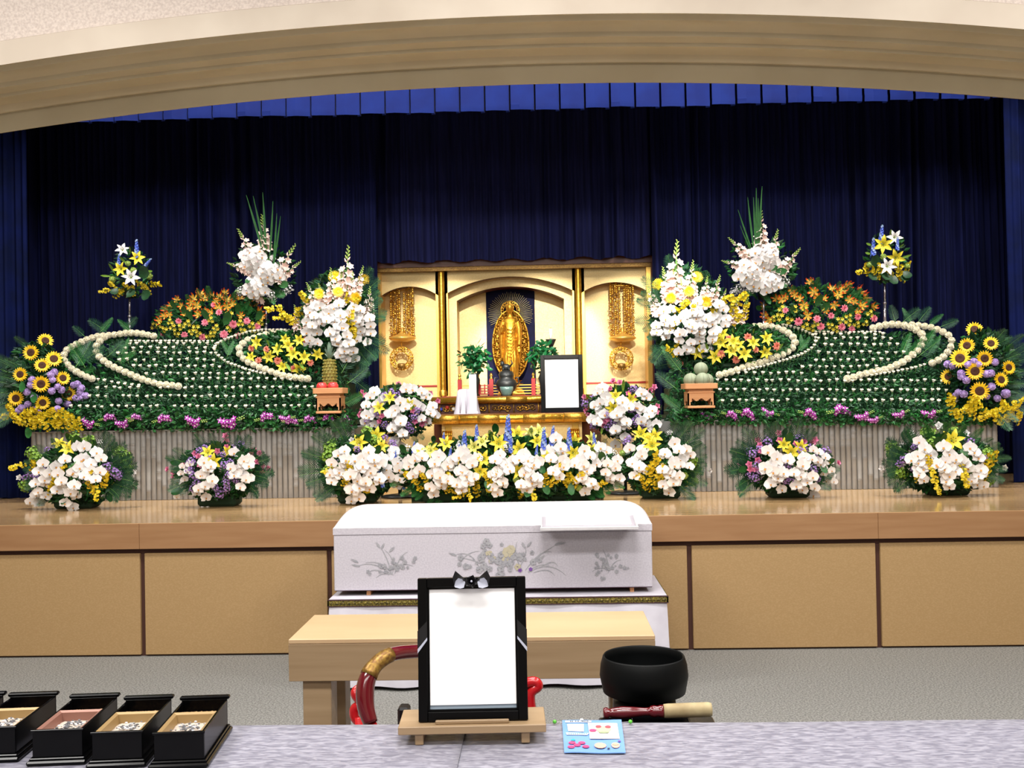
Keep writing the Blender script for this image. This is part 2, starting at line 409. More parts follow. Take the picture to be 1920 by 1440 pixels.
curtain('leg_curtain', P(1889, 500, 8.75).x, 5.6, 8.75, ZS, 5.45, m_legblue, 'blue leg curtain at the far right edge of the stage', folds=.2, seed=12)
# valance: knife pleats
Yv = 8.9; zb = P(960, 208, Yv).z; pw = M_(47, Yv); n = 44; mb = MB()
for i in range(n):
    x = -n / 2 * pw + i * pw; dz = U(-.006, .006); w = U(-.008, .008)
    c = [(x, Yv - .03), (x + pw * .35, Yv - .034 + w), (x + pw * .93, Yv - .012), (x + pw * .955, Yv + .03), (x + pw * .8, Yv + .04)]
    for (xa, ya), (xb, yb) in zip(c[:-1], c[1:]):
        k = len(mb.v)
        lv = [(zb + dz, 0), (zb + .045, -.006), (zb + .06, .0), (zb + .5, .004), (5.1, .01)]
        for z, oy in lv: mb.v += [(xa, ya + oy, z), (xb, yb + oy, z)]
        for q in range(len(lv) - 1): mb.f.append((k + 2 * q, k + 2 * q + 1, k + 2 * q + 3, k + 2 * q + 2)); mb.m.append(0)
tag(autosmooth(mb.obj('valance', m_blue), 30), 'bright royal blue pleated valance under the arch', 'valance')

# ================================================================== FLOWER PROTOTYPES (unit size)
def cam_dir(p): return (CAM - Vector(p)).normalized()
def pr_orchid():
    b = MB()
    for a in (90, 212, 328): b.petal(.5, .42, radians(a), 6, -14, 0, 4, .85, .12)
    for a in (8, 172): b.petal(.52, .66, radians(a), 14, -20, 0, 4, .9, .14, z0=.02)
    b.petal(.22, .15, radians(270), 50, -90, 1, 3, .9, .3, z0=.04); b.ell((0, -.01, .07), (.04, .05, .05), 6, 4, 0)
    for sx in (-1, 1): b.petal(.1, .09, radians(270 + sx * 50), 60, -30, 2, 2, .9, .2, z0=.03)
    return b.mesh('orchid_bloom', [p_white, p_lip, p_rose])
def pr_lily(c1, c2, nm):
    b = MB()
    for i in range(6): b.petal(.66, .23 if i % 2 else .28, i * pi / 3, 58, -92, 0, 5, .95, .3, r0=.02, wave=.004)
    b.tube([(0, 0, -.1), (0, 0, .05)], [.03, .06], 6, 1)
    for i in range(6):
        a = i * pi / 3 + .3; b.tube([(0, 0, .02), (.11 * cos(a), .11 * sin(a), .32)], .008, 4, 1); b.ell((.12 * cos(a), .12 * sin(a), .33), (.03, .03, .018), 5, 3, 2)
    return b.mesh(nm, [c1, g_bud, c2])
def pr_sunflower():
    b = MB()
    for i in range(20): b.petal(.3, .11, i * 2 * pi / 20 + U(-.06, .06), U(2, 14), U(-20, 10), 0, 4, .85, .25, r0=.2)
    for i in range(18): b.petal(.25, .10, i * 2 * pi / 18 + .15, U(16, 30), U(-25, 5), 0, 4, .85, .25, r0=.19, z0=.015)
    b.lathe([(.235, -.02), (.24, .03), (.2, .06), (.13, .075), (.08, .06), (.0, .05)], 18, 1)
    for i in range(60):
        a = i * 2.4; r = .215 * sqrt((i + .5) / 60); b.ell((r * cos(a), r * sin(a), .065), (.013, .013, .02), 5, 3, 1)
    b.lathe([(.0, -.06), (.2, -.05), (.24, -.01)], 12, 2)
    return b.mesh('sunflower', [p_deepy, p_brown, g_leaf])
def pr_gerbera():
    b = MB()
    for i in range(24): b.petal(.34, .085, i * 2 * pi / 24, U(2, 12), -12, 0, 3, .8, .2, r0=.14)
    for i in range(20): b.petal(.27, .075, i * 2 * pi / 20 + .1, U(18, 28), -12, 0, 3, .8, .2, r0=.12, z0=.01)
    for i in range(14): b.petal(.13, .06, i * 2 * pi / 14, 45, -30, 1, 2, .8, .2, r0=.06, z0=.02)
    b.lathe([(.13, 0), (.12, .05), (.06, .06), (0, .05)], 14, 1); b.lathe([(0, -.05), (.15, -.02)], 10, 2)
    return b.mesh('gerbera', [p_deepy, p_onc, g_leaf])
def pr_carnation(c, nm):
    b = MB()
    for k, (n, L, tl, z0) in enumerate([(8, .48, 8, 0), (8, .42, 28, .03), (7, .34, 48, .06), (6, .26, 66, .08), (4, .2, 82, .1)]):
        for i in range(n): b.petal(L, .34 - .03 * k, i * 2 * pi / n + k * .4 + U(-.1, .1), tl + U(-5, 5), -10, 0, 4, .6, .35, wave=.012, z0=z0)
    b.lathe([(.05, -.3), (.08, -.1), (.1, 0)], 8, 1)
    return b.mesh(nm, [c, g_stem])
def pr_ball(c, nm, n=90, sz=.30):
    b = MB(); b.ell((0, 0, 0), .36, 14, 10, 0)
    for i in range(n):
        z = 1 - 2 * (i + .5) / n; r = sqrt(1 - z * z); a = i * 2.39996; d = Vector((r * cos(a), r * sin(a), z))
        M = basis(d, (0, 0, 1), U(0, 6)).to_4x4(); M.translation = d * .30
        t = d.cross(Vector((0, 0, 1))); 
        b.petal(.17, sz * .62, 0, 62, 42, 0, 2, .7, .5, M=M); b.petal(.17, sz * .62, pi, 62, 42, 0, 2, .7, .5, M=M)
    return b.mesh(nm, [c])
def pr_bud():
    b = MB()
    for k, (n, tl) in enumerate([(7, 62), (6, 78)]):
        for i in range(n): b.petal(.8 - .1 * k, .42, i * 2 * pi / n + k * .4, tl, 30 - 44 * (1 - k), 0, 3, .8, .35, r0=.06)
    b.ell((0, 0, .3), (.3, .3, .36), 8, 6, 0); b.ell((0, 0, .02), (.2, .2, .12), 8, 4, 1)
    b.tube([(0, 0, 0), (0, .1, -1.2), (0, .5, -3.0)], .06, 5, 1)
    for i in range(9):
        a = U(0, 6.28); z = -.5 - i * .3
        M = Matrix.Translation((0, .1 * -z * .3, z)); b.petal(U(1.0, 1.5), .5, a, U(0, 40), -60, 2, 3, .9, .2, M=M)
    return b.mesh('chrysanthemum_bud', [p_cream, g_stem, g_bank])
def floret(b, M, n, L, W, tilt, curl, mi, rows=3):
    for i in range(n): b.petal(L, W, i * 2 * pi / n + U(-.1, .1), tilt, curl, mi, rows, .85, .2, M=M)
def pr_gladiolus(seed):
    rnd = random.Random(seed); b = MB(); b.tube([(0, 0, 0), (.01, 0, .5), (0, 0, .97)], [.02, .014, .006], 6, 1)
    N = 8
    for i in range(N):
        t = .08 + .58 * i / N; s_ = .17 * (1 - .55 * i / N); sd = 1 if i % 2 else -1
        d = Vector((sd * .55 + rnd.uniform(-.2, .2), -.75, .45)); M = basis(d, (0, 0, 1), rnd.uniform(0, 6)).to_4x4()
        M.translation = (sd * .035, -.02, t); M2 = M.copy(); floret(b, M2, 6, s_, s_ * .68, 48, -50, 0)
        b.tube([(sd * .01, 0, t - .05), (sd * .035, -.02, t)], [.012, .028], 6, 1)
    for i in range(9):
        t = .66 + .32 * i / 9; sd = 1 if i % 2 else -1; k = 1 - .6 * i / 9
        b.tube([(0, 0, t), (sd * .028 * k, -.01, t + .03), (sd * .045 * k, -.02, t + .08 * k)], [.012, .018 * k, .003], 5, 0 if i < 2 else 2)
    for i in range(3): b.petal(.34, .035, rnd.uniform(0, 6), 72, 8, 1, 4, .9, .1, z0=-.05)
    return b.mesh('gladiolus', [p_blush, g_stem, g_bud])
def pr_delph():
    b = MB(); b.tube([(0, 0, -.3), (0, 0, 1)], [.02, .008], 5, 1)
    for i in range(46):
        t = i / 46; a = i * 2.4; r = .13 * (1 - .72 * t); d = Vector((cos(a), sin(a), .2)); M = basis(d, (0, 0, 1), U(0, 6)).to_4x4()
        M.translation = (r * cos(a), r * sin(a), t * .97); floret(b, M, 5, .12 * (1 - .55 * t), .085 * (1 - .5 * t), 25, -30, 2 if t > .85 or i % 5 == 0 else 0, 2)
    return b.mesh('delphinium', [p_blue, g_stem, p_ltblue])
def pr_gloriosa():
    b = MB()
    for i in range(6): b.petal(.82, .17, i * pi / 3 + U(-.2, .2), U(-15, 4), U(125, 165), 1, 7, .8, .15, r0=.03, wave=.02, tipmi=0)
    for i in range(6):
        a = i * pi / 3 + .5; b.tube([(0, 0, 0), (.2 * cos(a), .2 * sin(a), -.02), (.36 * cos(a), .36 * sin(a), .05)], .012, 4, 2)
    b.ell((0, 0, 0), .06, 6, 4, 2); b.tube([(0, 0, 0), (.03, 0, -.5)], .015, 4, 2)
    return b.mesh('gloriosa_lily', [p_orange, p_amber, g_bud])
def pr_alst():
    b = MB()
    for j in range(3):
        a = j * 2.1; M = Matrix.Translation((.2 * cos(a), .2 * sin(a), .05 * j)) @ basis((.4 * cos(a), .4 * sin(a), 1)).to_4x4()
        floret(b, M, 6, .30, .13, 48, -48, 0, 3)
    for i in range(3): b.petal(.4, .09, i * 2 + 1, 10, -30, 1, 3, .9, .1, z0=-.08)
    return b.mesh('alstroemeria', [p_alst, g_leaf])
def pr_onc(seed):
    rnd = random.Random(seed); b = MB(); b.tube([(0, 0, 0), (.02, 0, .5), (.08, -.05, .98)], [.012, .009, .004], 4, 1)
    for i in range(34):
        t = rnd.uniform(.12, 1); a = rnd.uniform(0, 6.28); r = .2 * (1 - .5 * t) * rnd.uniform(.3, 1)
        p = Vector((.08 * t * t + r * cos(a), -.05 * t + r * sin(a), t)); M = basis((cos(a) * .5, -1, rnd.uniform(-.4, .3)), (0, 0, 1), rnd.uniform(0, 6)).to_4x4(); M.translation = p
        k = rnd.uniform(.9, 1.4); floret(b, M, 4, .068 * k, .07 * k, 20, -20, 0, 2)
        b.tube([(.05 * t * t, -.03 * t, t - .06), p], .004, 3, 1, cap=False)
    return b.mesh('oncidium_spray', [p_onc, g_stem])
def pr_filler(c, nm, n=30):
    b = MB()
    for i in range(n):
        z = 1 - 1.5 * (i + .5) / n; r = sqrt(max(0, 1 - z * z)); a = i * 2.4; d = Vector((r * cos(a), r * sin(a), z)); k = U(.22, .52)
        M = basis(d, (0, 0, 1), U(0, 6)).to_4x4(); M.translation = d * k; floret(b, M, 5, .13, .11, 30, -30, 0, 2)
        b.tube([(0, 0, -.2), d * k], .01, 3, 1, cap=False)
    return b.mesh(nm, [c, g_stem])
def pr_dend():
    b = MB(); b.tube([(0, 0, 0), (.1, 0, .5), (.02, 0, 1)], .012, 4, 1)
    for i in range(9):
        t = .05 + .6 * i / 9; sd = 1 if i % 2 else -1; M = basis((sd * .5, -.9, U(-.2, .4)), (0, 0, 1), U(0, 6)).to_4x4()
        M.translation = (.09 * sin(t * pi) + sd * U(.03, .11), -.03, t); floret(b, M, 5, .115, .07, 14, -16, 0, 3); floret(b, M @ Matrix.Translation((0, 0, .01)), 3, .05, .05, 40, 0, 2, 2)
    for i in range(6):
        t = .68 + .3 * i / 6; b.ell((.06 + (.03 if i % 2 else -.03), 0, t), (.022, .022, .04), 5, 4, 3)
    return b.mesh('dendrobium_spray', [p_mag, g_stem, p_white, g_bud])
def pr_lisi(c, nm):
    b = MB()
    for k, (n, L, tl) in enumerate([(5, .5, 30), (5, .42, 55), (4, .3, 75)]):
        for i in range(n): b.petal(L, .46 - .06 * k, i * 2 * pi / n + k * .5, tl, -15, 0, 3, .7, .4, z0=.02 * k)
    b.lathe([(.03, -.4), (.05, -.1), (.1, .02)], 6, 1)
    return b.mesh(nm, [c, g_stem])
def pr_frond(seed, m, nm, leaf=.42, wid=.022, pairs=15, droop=.22, fan=58):
    rnd = random.Random(seed); b = MB(); pts = []
    for i in range(9):
        t = i / 8; pts.append(Vector((0, -droop * t * t, t * (1 - .05 * t))))
    b.tube(pts, [.012 * (1 - .8 * i / 8) for i in range(9)], 4, 1)
    for i in range(pairs):
        t = .15 + .84 * i / pairs; q = t * 8; k = min(7, int(q)); p = pts[k].lerp(pts[k + 1], q - k)
        Ln = leaf * sin(pi * min(1, .18 + .8 * t)) ** .7
        for sd in (-1, 1):
            an = radians(fan * (1 - .45 * t)) ; d = Vector((sd * sin(an), 0, cos(an))); 
            e = p + d * Ln + Vector((0, -.28 * Ln + rnd.uniform(-.03, .03), -.12 * Ln)); mid = p + d * Ln * .5 + Vector((0, -.02, 0))
            wv = Vector((-d.z * sd, 0, d.x * sd)).normalized() * wid * .5
            b.add([p - wv * .5, p + wv * .5, mid + wv, mid - wv, e], [(0, 1, 2, 3), (3, 2, 4)], 0)
    return b.mesh(nm, [m, g_stem])
def pr_leaf(m, nm, W=.34, tip=.9, curl=-50):
    b = MB(); M = Matrix.Rotation(-pi / 2, 4, 'Y')
    vs = []; rows_ = 7
    z = 0; y = 0
    for i in range(rows_ + 1):
        t = i / rows_; w = W * .5 * (sin(pi * min(1, t * tip + .06)) ** .8) if i < rows_ else .003
        if i == 0: w = .01
        vs += [(-w, y - w * .25, z), (0, y, z), (w, y - w * .25, z)]
        th = radians(90 + curl * t); z += sin(th) / rows_; y -= cos(th) / rows_ * .8
    for i in range(rows_): b.f += [(i * 3, i * 3 + 3, i * 3 + 4, i * 3 + 1), (i * 3 + 1, i * 3 + 4, i * 3 + 5, i * 3 + 2)]; b.m += [0, 0]
    b.v += vs; b.tube([(0, 0, -.12), (0, 0, .05)], .008, 4, 1)
    return b.mesh(nm, [m, g_stem])
PR = dict(orchid=pr_orchid(), ylily=pr_lily(p_yellow, p_brown, 'yellow_lily'), llily=pr_lily(p_lemon, p_brown, 'lemon_lily'), wlily=pr_lily(p_white, p_brown, 'white_lily'),
    sunflower=pr_sunflower(), gerbera=pr_gerbera(), pink=pr_carnation(p_pink, 'pink_carnation'), coral=pr_carnation(p_coral, 'coral_carnation'),
    ball=pr_ball(p_cream, 'chrysanthemum_ball'), pom=pr_ball(p_white, 'white_pompon', 60), lav=pr_ball(p_lav, 'lavender_chrysanthemum', 60, .36), button=pr_ball(g_bud, 'green_pompon', 50),
    bud=pr_bud(), delph=pr_delph(), glor=pr_gloriosa(), alst=pr_alst(), purp=pr_filler(p_purp, 'purple_statice'), rose=pr_lisi(p_rose, 'pink_lisianthus'),
    mum=pr_lisi(p_white, 'white_lisianthus'), dend=pr_dend(), solid=pr_filler(g_light, 'goldenrod_sprig', 50), wfill=pr_filler(p_white, 'white_filler_sprig', 30))
GLAD = [pr_gladiolus(i) for i in range(4)]; ONC = [pr_onc(i) for i in range(4)]
PALM = [pr_frond(1, g_palm, 'palm_frond', .36, .024, 15), pr_frond(2, g_palm, 'palm_frond', .32, .022, 17, .38, 52), pr_frond(3, g_palm, 'palm_frond', .42, .026, 12, .1, 44)]
FERN = [pr_frond(5, g_fern, 'fern_frond', .24, .030, 18, .3, 68), pr_frond(6, g_fern, 'fern_frond', .20, .028, 20, .15, 72)]
LEAF = pr_leaf(g_leaf, 'broad_leaf', .46); LEAFD = pr_leaf(g_dark, 'heart_leaf', .72, .82); BLADE = pr_leaf(g_leaf, 'grass_blade', .035, .95, -12); SLIM = pr_leaf(g_light, 'lily_leaf', .2)
NAMES = dict(orchid='orchid_bloom', ylily='yellow_lily', llily='lemon_lily', wlily='white_lily', sunflower='sunflower', gerbera='gerbera', pink='pink_carnation', coral='coral_carnation',
    ball='chrysanthemum_ball', pom='white_pompon', lav='lavender_chrysanthemum', button='green_pompon', bud='chrysanthemum_bud', delph='delphinium', glor='gloriosa_lily', alst='alstroemeria',
    purp='purple_statice', rose='pink_lisianthus', mum='white_lisianthus', dend='dendrobium_spray', solid='goldenrod_sprig', wfill='white_filler_sprig')
SIZE = dict(ylily=25, llily=25, wlily=26, sunflower=31, gerbera=25, pink=15, coral=17, pom=13, lav=15, button=13, glor=17, alst=17, purp=19, rose=14, mum=13, solid=28, wfill=20)

def leaf_cloud(name, pts, size, mats, parent, out=None):
    """many small folded leaves at world points pts [(pos, outward dir)]; one stuff mesh"""
    mb = MB(); off = parent.location
    for p, d in pts:
        L = size * U(.6, 1.3); dirv = (d + Vector((U(-1, 1), U(-.7, .5), U(-.6, .9)))).normalized(); side = dirv.cross(Vector((U(-.5, .5), -1, U(-.5, .5)))).normalized() * L * U(.17, .26)
        n = dirv.cross(side).normalized() * L * .06; a = p - dirv * L * .5 - off; k = len(mb.v)
        mb.v += [tuple(a), tuple(a + dirv * L * .45 + side + n), tuple(a + dirv * L + n * -1), tuple(a + dirv * L * .45 - side + n)]
        mb.f += [(k, k + 1, k + 2), (k, k + 2, k + 3)]; mi = random.randrange(len(mats)); mb.m += [mi, mi]
    o = mb.obj(name, mats, parent); o['kind'] = 'stuff'; return o

class Arr:
    """one flower arrangement; flowers are set out on a rounded front"""
    def __init__(s, name, label, cx, cy, rx, ry, Y, dep, base=None, cat='flower arrangement', group=None):
        s.cx, s.cy, s.rx, s.ry, s.Y, s.d = cx, cy, rx, ry, Y, dep; s.yfront = None
        loc = base if base is not None else P(cx, cy + ry, Y)
        s.t = thing(name, loc, label, cat, group); s.o = s.t.location.copy()
    def at(s, px, py, lift=1.0):
        u = (px - s.cx) / s.rx; v = (py - s.cy) / s.ry; w = sqrt(max(0.0, 1 - min(1, u * u + v * v)))
        Y = s.Y - s.d * (w * lift + .05)
        if s.yfront and py > s.yfront[0]: Y = min(Y, s.yfront[1])
        return P(px, py, Y), Vector((u * .8, -(.55 + .6 * w), -v * .5 + .1)).normalized()
    def put(s, kind, pts, size=None, jit=.28, zb=0, fwd=0):
        for q in pts:
            p, n = s.at(q[0], q[1]); p = P(q[0], q[1], p.y - fwd); sz = (q[2] if len(q) > 2 else (size or SIZE[kind])) * U(.92, 1.1) * p.y / F
            n = (n * .6 + cam_dir(p) * .6 + Vector((U(-jit, jit), 0, U(-jit, jit) + zb))).normalized()
            up = (0, 0, 1) if kind in ('orchid',) else (0, 0, 1)
            inst(PR[kind], NAMES[kind], s.t, p, n, sz, up, U(-.3, .3) if kind == 'orchid' else U(0, 6.28))
    def spray(s, pts, size=22, wide=.42, n=None, mini=False):
        """cascading orchid spray, blooms are sub-parts"""
        W = [s.at(x, y, 1.15)[0] for x, y in pts]; L = [0]
        for a, b in zip(pts[:-1], pts[1:]): L.append(L[-1] + math.hypot(b[0] - a[0], b[1] - a[1]))
        tot = max(L[-1], 1); n = n or max(3, int(tot / (size * .36)))
        def ev(t):
            q = t * tot
            for i in range(len(pts) - 1):
                if q <= L[i + 1] or i == len(pts) - 2:
                    f = (q - L[i]) / max(1e-6, L[i + 1] - L[i]); return W[i].lerp(W[i + 1], f), (pts[i + 1][0] - pts[i][0], pts[i + 1][1] - pts[i][1])
        stem = MB().tube([w + Vector((0, .02, 0)) - s.o for w in W], .003, 5).obj('orchid_spray', g_stem, s.t, True)
        for i in range(n):
            t = i / max(1, n - 1); p, d = ev(t); l = math.hypot(*d) or 1; nx, ny = -d[1] / l, d[0] / l
            k = (1 if i % 2 else -1) * wide * size * (1 - .3 * t) * p.y / F; sz = size * (1.05 - .12 * t) * U(.92, 1.08) * p.y / F
            p = p + Vector((nx * k, -.012 - .02 * R(), -ny * k)); nrm = (cam_dir(p) + Vector((math.copysign(.3, nx * k) + U(-.25, .25), 0, U(-.2, .3)))).normalized()
            inst(PR['orchid'], 'orchid_bloom', stem, p, nrm, sz, (0, 0, 1), U(-.35, .35), origin=s.o)
    def clump(s, x, y, r, size=22, n=9):
        p0, _ = s.at(x, y, 1.1); stem = MB().tube([p0 - s.o + Vector((0, .06, -.05)), p0 - s.o + Vector((0, .02, 0))], .003, 5).obj('orchid_spray', g_stem, s.t, True)
        for i in range(n):
            a = i * 2.4; rr = r * sqrt((i + .3) / n); p = P(x + rr * cos(a), y + rr * sin(a), p0.y - .04 * (1 - rr / r)); sz = size * U(.92, 1.08) * p.y / F
            inst(PR['orchid'], 'orchid_bloom', stem, p, (cam_dir(p) + Vector((.5 * cos(a), 0, -.5 * sin(a)))).normalized(), sz, (0, 0, 1), U(-.4, .4), origin=s.o)
    def stick(s, mesh, name, x0, y0, x1, y1, w=1.0, lean=0, lift=.9):
        a, _ = s.at(x0, y0, lift); b = P(x1, y1, a.y - lean); d = b - a; L = d.length
        inst(mesh, name, s.t, a, d, (L * w, L * w, L), (0, 1, 0), 0)
    def glad(s, L):
        for i, q in enumerate(L): s.stick(GLAD[i % 4], 'gladiolus', *q, w=1.15 if len(q) < 5 else 1, lean=.02)
    def delph(s, L):
        for x, y, h in L: s.stick(PR['delph'], 'delphinium', x + U(-2, 2), y + h * .55, x + U(-3, 3), y - h * .5, w=.9, lift=1.0)
    def onc(s, L, ln=30):
        for i, q in enumerate(L):
            ln_ = q[2] if len(q) > 2 else ln; a = U(-2.6, -.5) if len(q) < 4 else q[3]
            s.stick(ONC[i % 4], 'oncidium_spray', q[0] - cos(a) * ln_ * .5, q[1] - sin(a) * ln_ * .5, q[0] + cos(a) * ln_ * .5, q[1] + sin(a) * ln_ * .5, w=1.15, lean=.05, lift=1.1)
    def palms(s, L, kind=None):
        for i, q in enumerate(L): s.stick((kind or PALM)[i % len(kind or PALM)], 'palm_frond' if kind is None else 'fern_frond', *q, w=1.0 if kind is None else 1.1, lean=.08, lift=.4)
    def leaves(s, L, mesh=None, nm='broad_leaf'):
        for q in L: s.stick(mesh or LEAF, nm, *q, lean=.04, lift=1.0)
    def rim(s, a0, a1, n, ln, kind=None, r=.75):
        """fronds radiating around the rim between two screen angles"""
        L = []
        for i in range(n):
            a = radians(a0 + (a1 - a0) * (i + .5) / n + U(-6, 6)); l = ln * U(.8, 1.2)
            x, y = s.cx + s.rx * r * cos(a), s.cy - s.ry * r * sin(a); L.append((x, y, x + l * cos(a), y - l * sin(a)))
        s.palms(L, kind)
    def fill(s, n, size=.055, mats=None, lo=.35, hi=.85, ext=1.0):
        pts = []
        while len(pts) < n:
            u, v = U(-1, 1), U(-1, 1)
            if u * u + v * v > 1: continue
            px, py = s.cx + u * s.rx * ext, s.cy + v * s.ry * ext; w = sqrt(max(0, 1 - u * u - v * v)); p = P(px, py, s.Y - s.d * w * U(lo, hi)); pts.append((p, Vector((u, -.6, -v * .6))))
        leaf_cloud('foliage', pts, size, mats or [g_leaf, g_dark, g_dark, g_fern], s.t)
    def foam(s, w, h, floor_z=None):
        z = floor_z if floor_z is not None else s.o.z
        MB().box(-w / 2, w / 2, -.10, .10, z - s.o.z + .002, z - s.o.z + h, 0, .02).obj('foam_base', m_foam, s.t)

# ================================================================== BAMBOO-FRONTED BOXES
YB = 8.40
def bamboo_mesh(seed, h, r):
    rnd = random.Random(seed); b = MB(); nodes = sorted(rnd.uniform(.05, h - .03) for _ in range(3)); prof = [(r, 0)]
    for z in nodes: prof += [(r * .98, z - .008), (r * 1.1, z - .003), (r * .93, z), (r * 1.08, z + .003), (r * .98, z + .009)]
    prof.append((r, h)); b.lathe(prof, 8, 0, a0=pi, a1=2 * pi); return b.mesh('bamboo_pole', m_bamboo)
def bamboo_box(x0, x1, z1, label, side=None):
    t = thing('flower_platform', ((x0 + x1) / 2, YB, ZS), label, 'platform'); h = z1 - ZS
    MB().box(x0 - t.location.x, x1 - t.location.x, .012, 1.2, 0, h - .004).obj('box', m_greybox, t)
    pitch = .0438; n = int((x1 - x0) / pitch); pitch = (x1 - x0) / n; var = [bamboo_mesh(i, h - .006, pitch * .49) for i in range(6)]
    for i in range(n):
        o = bpy.data.objects.new('bamboo_pole', random.choice(var)); COL.objects.link(o); o.parent = t; o.location = (x0 - t.location.x + pitch * (i + .5), .010, .002)
    MB().box(x0 - t.location.x - .004, x1 - t.location.x + .004, -.014, .02, h - .006, h + .004).obj('edge_strip', m_bamboo, t)
    return t
zl = P(400, 805, YB).z
XL0, XL1 = P(58, 860, YB).x, P(668, 860, YB).x
XR0, XR1 = P(1283, 860, YB).x, P(1872, 860, YB).x
bamboo_box(XL0, XL1, zl, 'grey bamboo-fronted platform under the left flower bank')
tb_ = bamboo_box(XR0, XR1, zl, 'grey bamboo-fronted platform under the right flower bank')
MB().box(P(1240, 860, YB).x - tb_.location.x, XR0 - tb_.location.x - .004, .02, 1.15, 0, zl - ZS).obj('side_board', m_greybox, tb_)

# ================================================================== CHRYSANTHEMUM BANKS
def ybank(py): return 8.46 + max(-.02, (768 - py) / 130 * .66)
def bank(label, region, rows, curves_small, curves_big, xr_, ground_pts):
    x0, x1 = xr_; base = P((x0 + x1) / 2, 797, YB + .05); t = thing('chrysanthemum_bank', base, label, 'flower bank'); o = t.location
    # stepped tiers that carry the flowers
    tier = MB(); steps = 7
    for k in range(steps):
        ya, yb = 772 - k * 18, 790 - k * 18 if k else 797
        zt = P((x0 + x1) / 2, 772 - k * 18 + 16, ybank(772 - k * 18)).z; xa, xb = region(778 - k * 18)
        Ya = ybank(772 - k * 18) + .07; tier.box(P(xa + 12, 700, Ya).x - o.x, P(xb - 12, 700, Ya).x - o.x, Ya - o.y, 9.58 - o.y, zl + .01 - o.z, max(zl + .03, zt - .03) - o.z)
    tier.obj('tiered_frame', m_foam, t)
    # foliage
    pts = []
    while len(pts) < 9500:
        px, py = U(x0 - 25, x1 + 20), U(622, 800); a, b = region(py)
        if a < px < b: pts.append((P(px, py, ybank(py) + U(0, .09)), Vector((0, -.5, .5))))
    leaf_cloud('foliage', pts, .052, [g_bank, g_dark, g_bank, g_fern], t)
    fr = []
    buds = []; big = []
    for y, a, b in rows:
        n = max(2, int((b - a) / 14.6)); 
        for i in range(n + 1):
            if R() < .03: continue
            buds.append((a + (b - a) * i / n + U(-2, 2), y + U(-1.3, 1.3), 8.3))
    for pl, st, sz in curves_small: buds += [(x, y, sz) for x, y in walk(pl, st)]
    for pl, st, sz in curves_big: big += [(x, y, sz) for x, y in walk(pl, st)]
    cnt = 0; rest = MB(); src = PR['bud']
    for x, y, sz in buds:
        p = P(x, y, ybank(y) - .03); n = Vector((U(-.2, .2), -.55 + U(-.2, .2), 1)).normalized(); s_ = sz * p.y / F * .92 * U(.9, 1.12)
        cnt += 1
        if cnt <= 300: inst(PR['bud'], 'chrysanthemum_bud', t, p, n, s_, (0, 1, 0), U(0, 6))
        else:
            M = (Matrix.Translation(p - o) @ basis(n, (0, 1, 0), U(0, 6)).to_4x4() @ Matrix.Scale(s_, 4)); fr.append(M)
    if fr:
        vs = [v.co.copy() for v in src.vertices]; fs = [tuple(q.vertices) for q in src.polygons]; ms = [q.material_index for q in src.polygons]
        for M in fr:
            k = len(rest.v); rest.v.extend(tuple(M @ v) for v in vs); rest.f.extend(tuple(i + k for i in f) for f in fs); rest.m.extend(ms)
        tag(rest.obj('chrysanthemum_buds', [p_cream, g_stem, g_bank], t), kind='stuff')
    for x, y, sz in big:
        p = P(x, y, ybank(y) - .05); inst(PR['ball'], 'chrysanthemum_ball', t, p, cam_dir(p) + Vector((0, 0, .6)), sz * p.y / F * 1.0 * U(.96, 1.06), (0, 0, 1), U(0, 6))
    # low ferns inside the curved bands
    for q in ground_pts:
        a = P(q[0], q[1], ybank(q[1]) - .0); b = P(q[2], q[3], ybank(q[3]) - .07); d = b - a; L = d.length
        inst(random.choice(FERN + PALM[:1]), 'fern_frond', t, a, d, (L, L, L), (0, 1, 0))
    return t
def walk(pl, step):
    out = []; carry = 0.0
    for (x0, y0), (x1, y1) in zip(pl[:-1], pl[1:]):
        L = math.hypot(x1 - x0, y1 - y0); s = carry
        while s < L: out.append((x0 + (x1 - x0) * s / L, y0 + (y1 - y0) * s / L)); s += step
        carry = s - L
    return out
def interp(tab, y):
    if y <= tab[0][0]: return tab[0][1]
    for (a, va), (b, vb) in zip(tab[:-1], tab[1:]):
        if y <= b: return va + (vb - va) * (y - a) / (b - a)
    return tab[-1][1]
ring1 = [(288, 630), (262, 625), (240, 624), (220, 627), (200, 629), (180, 631), (160, 638), (140, 647), (128, 653), (120, 663), (120, 675), (127, 684), (135, 692), (150, 701), (168, 709), (176, 711)]
ring2 = [(196, 632), (183, 643), (179, 652), (181, 664), (188, 671), (200, 681), (217, 690), (233, 697), (256, 707), (272, 713), (300, 721), (320, 722), (345, 726)]
ring3 = [(556, 626), (530, 624), (512, 625), (495, 628), (478, 633), (462, 639), (450, 648), (447, 658), (452, 668), (461, 677), (476, 684), (487, 689), (502, 694), (515, 699), (530, 704), (547, 707), (565, 709), (584, 711)]
small1 = [(184, 714), (200, 716), (215, 720), (232, 722), (250, 724), (270, 725)]
small3 = [(556, 623), (530, 621), (500, 621), (470, 624), (445, 631), (425, 638), (408, 647), (402, 656), (405, 665), (415, 674), (430, 684), (448, 690), (465, 696), (482, 700), (500, 704)]
rowsL = [(646, 244, 405), (655, 236, 400), (664, 222, 398), (677, 225, 400), (689, 250, 412), (703, 275, 470), (713, 350, 560), (729, 168, 588), (745, 170, 590), (764, 135, 592)]
regL = lambda y: (interp([(622, 236), (628, 200), (636, 160), (650, 128), (700, 118), (720, 135), (760, 140), (800, 130)], y), interp([(622, 560), (640, 640), (800, 668)], y))
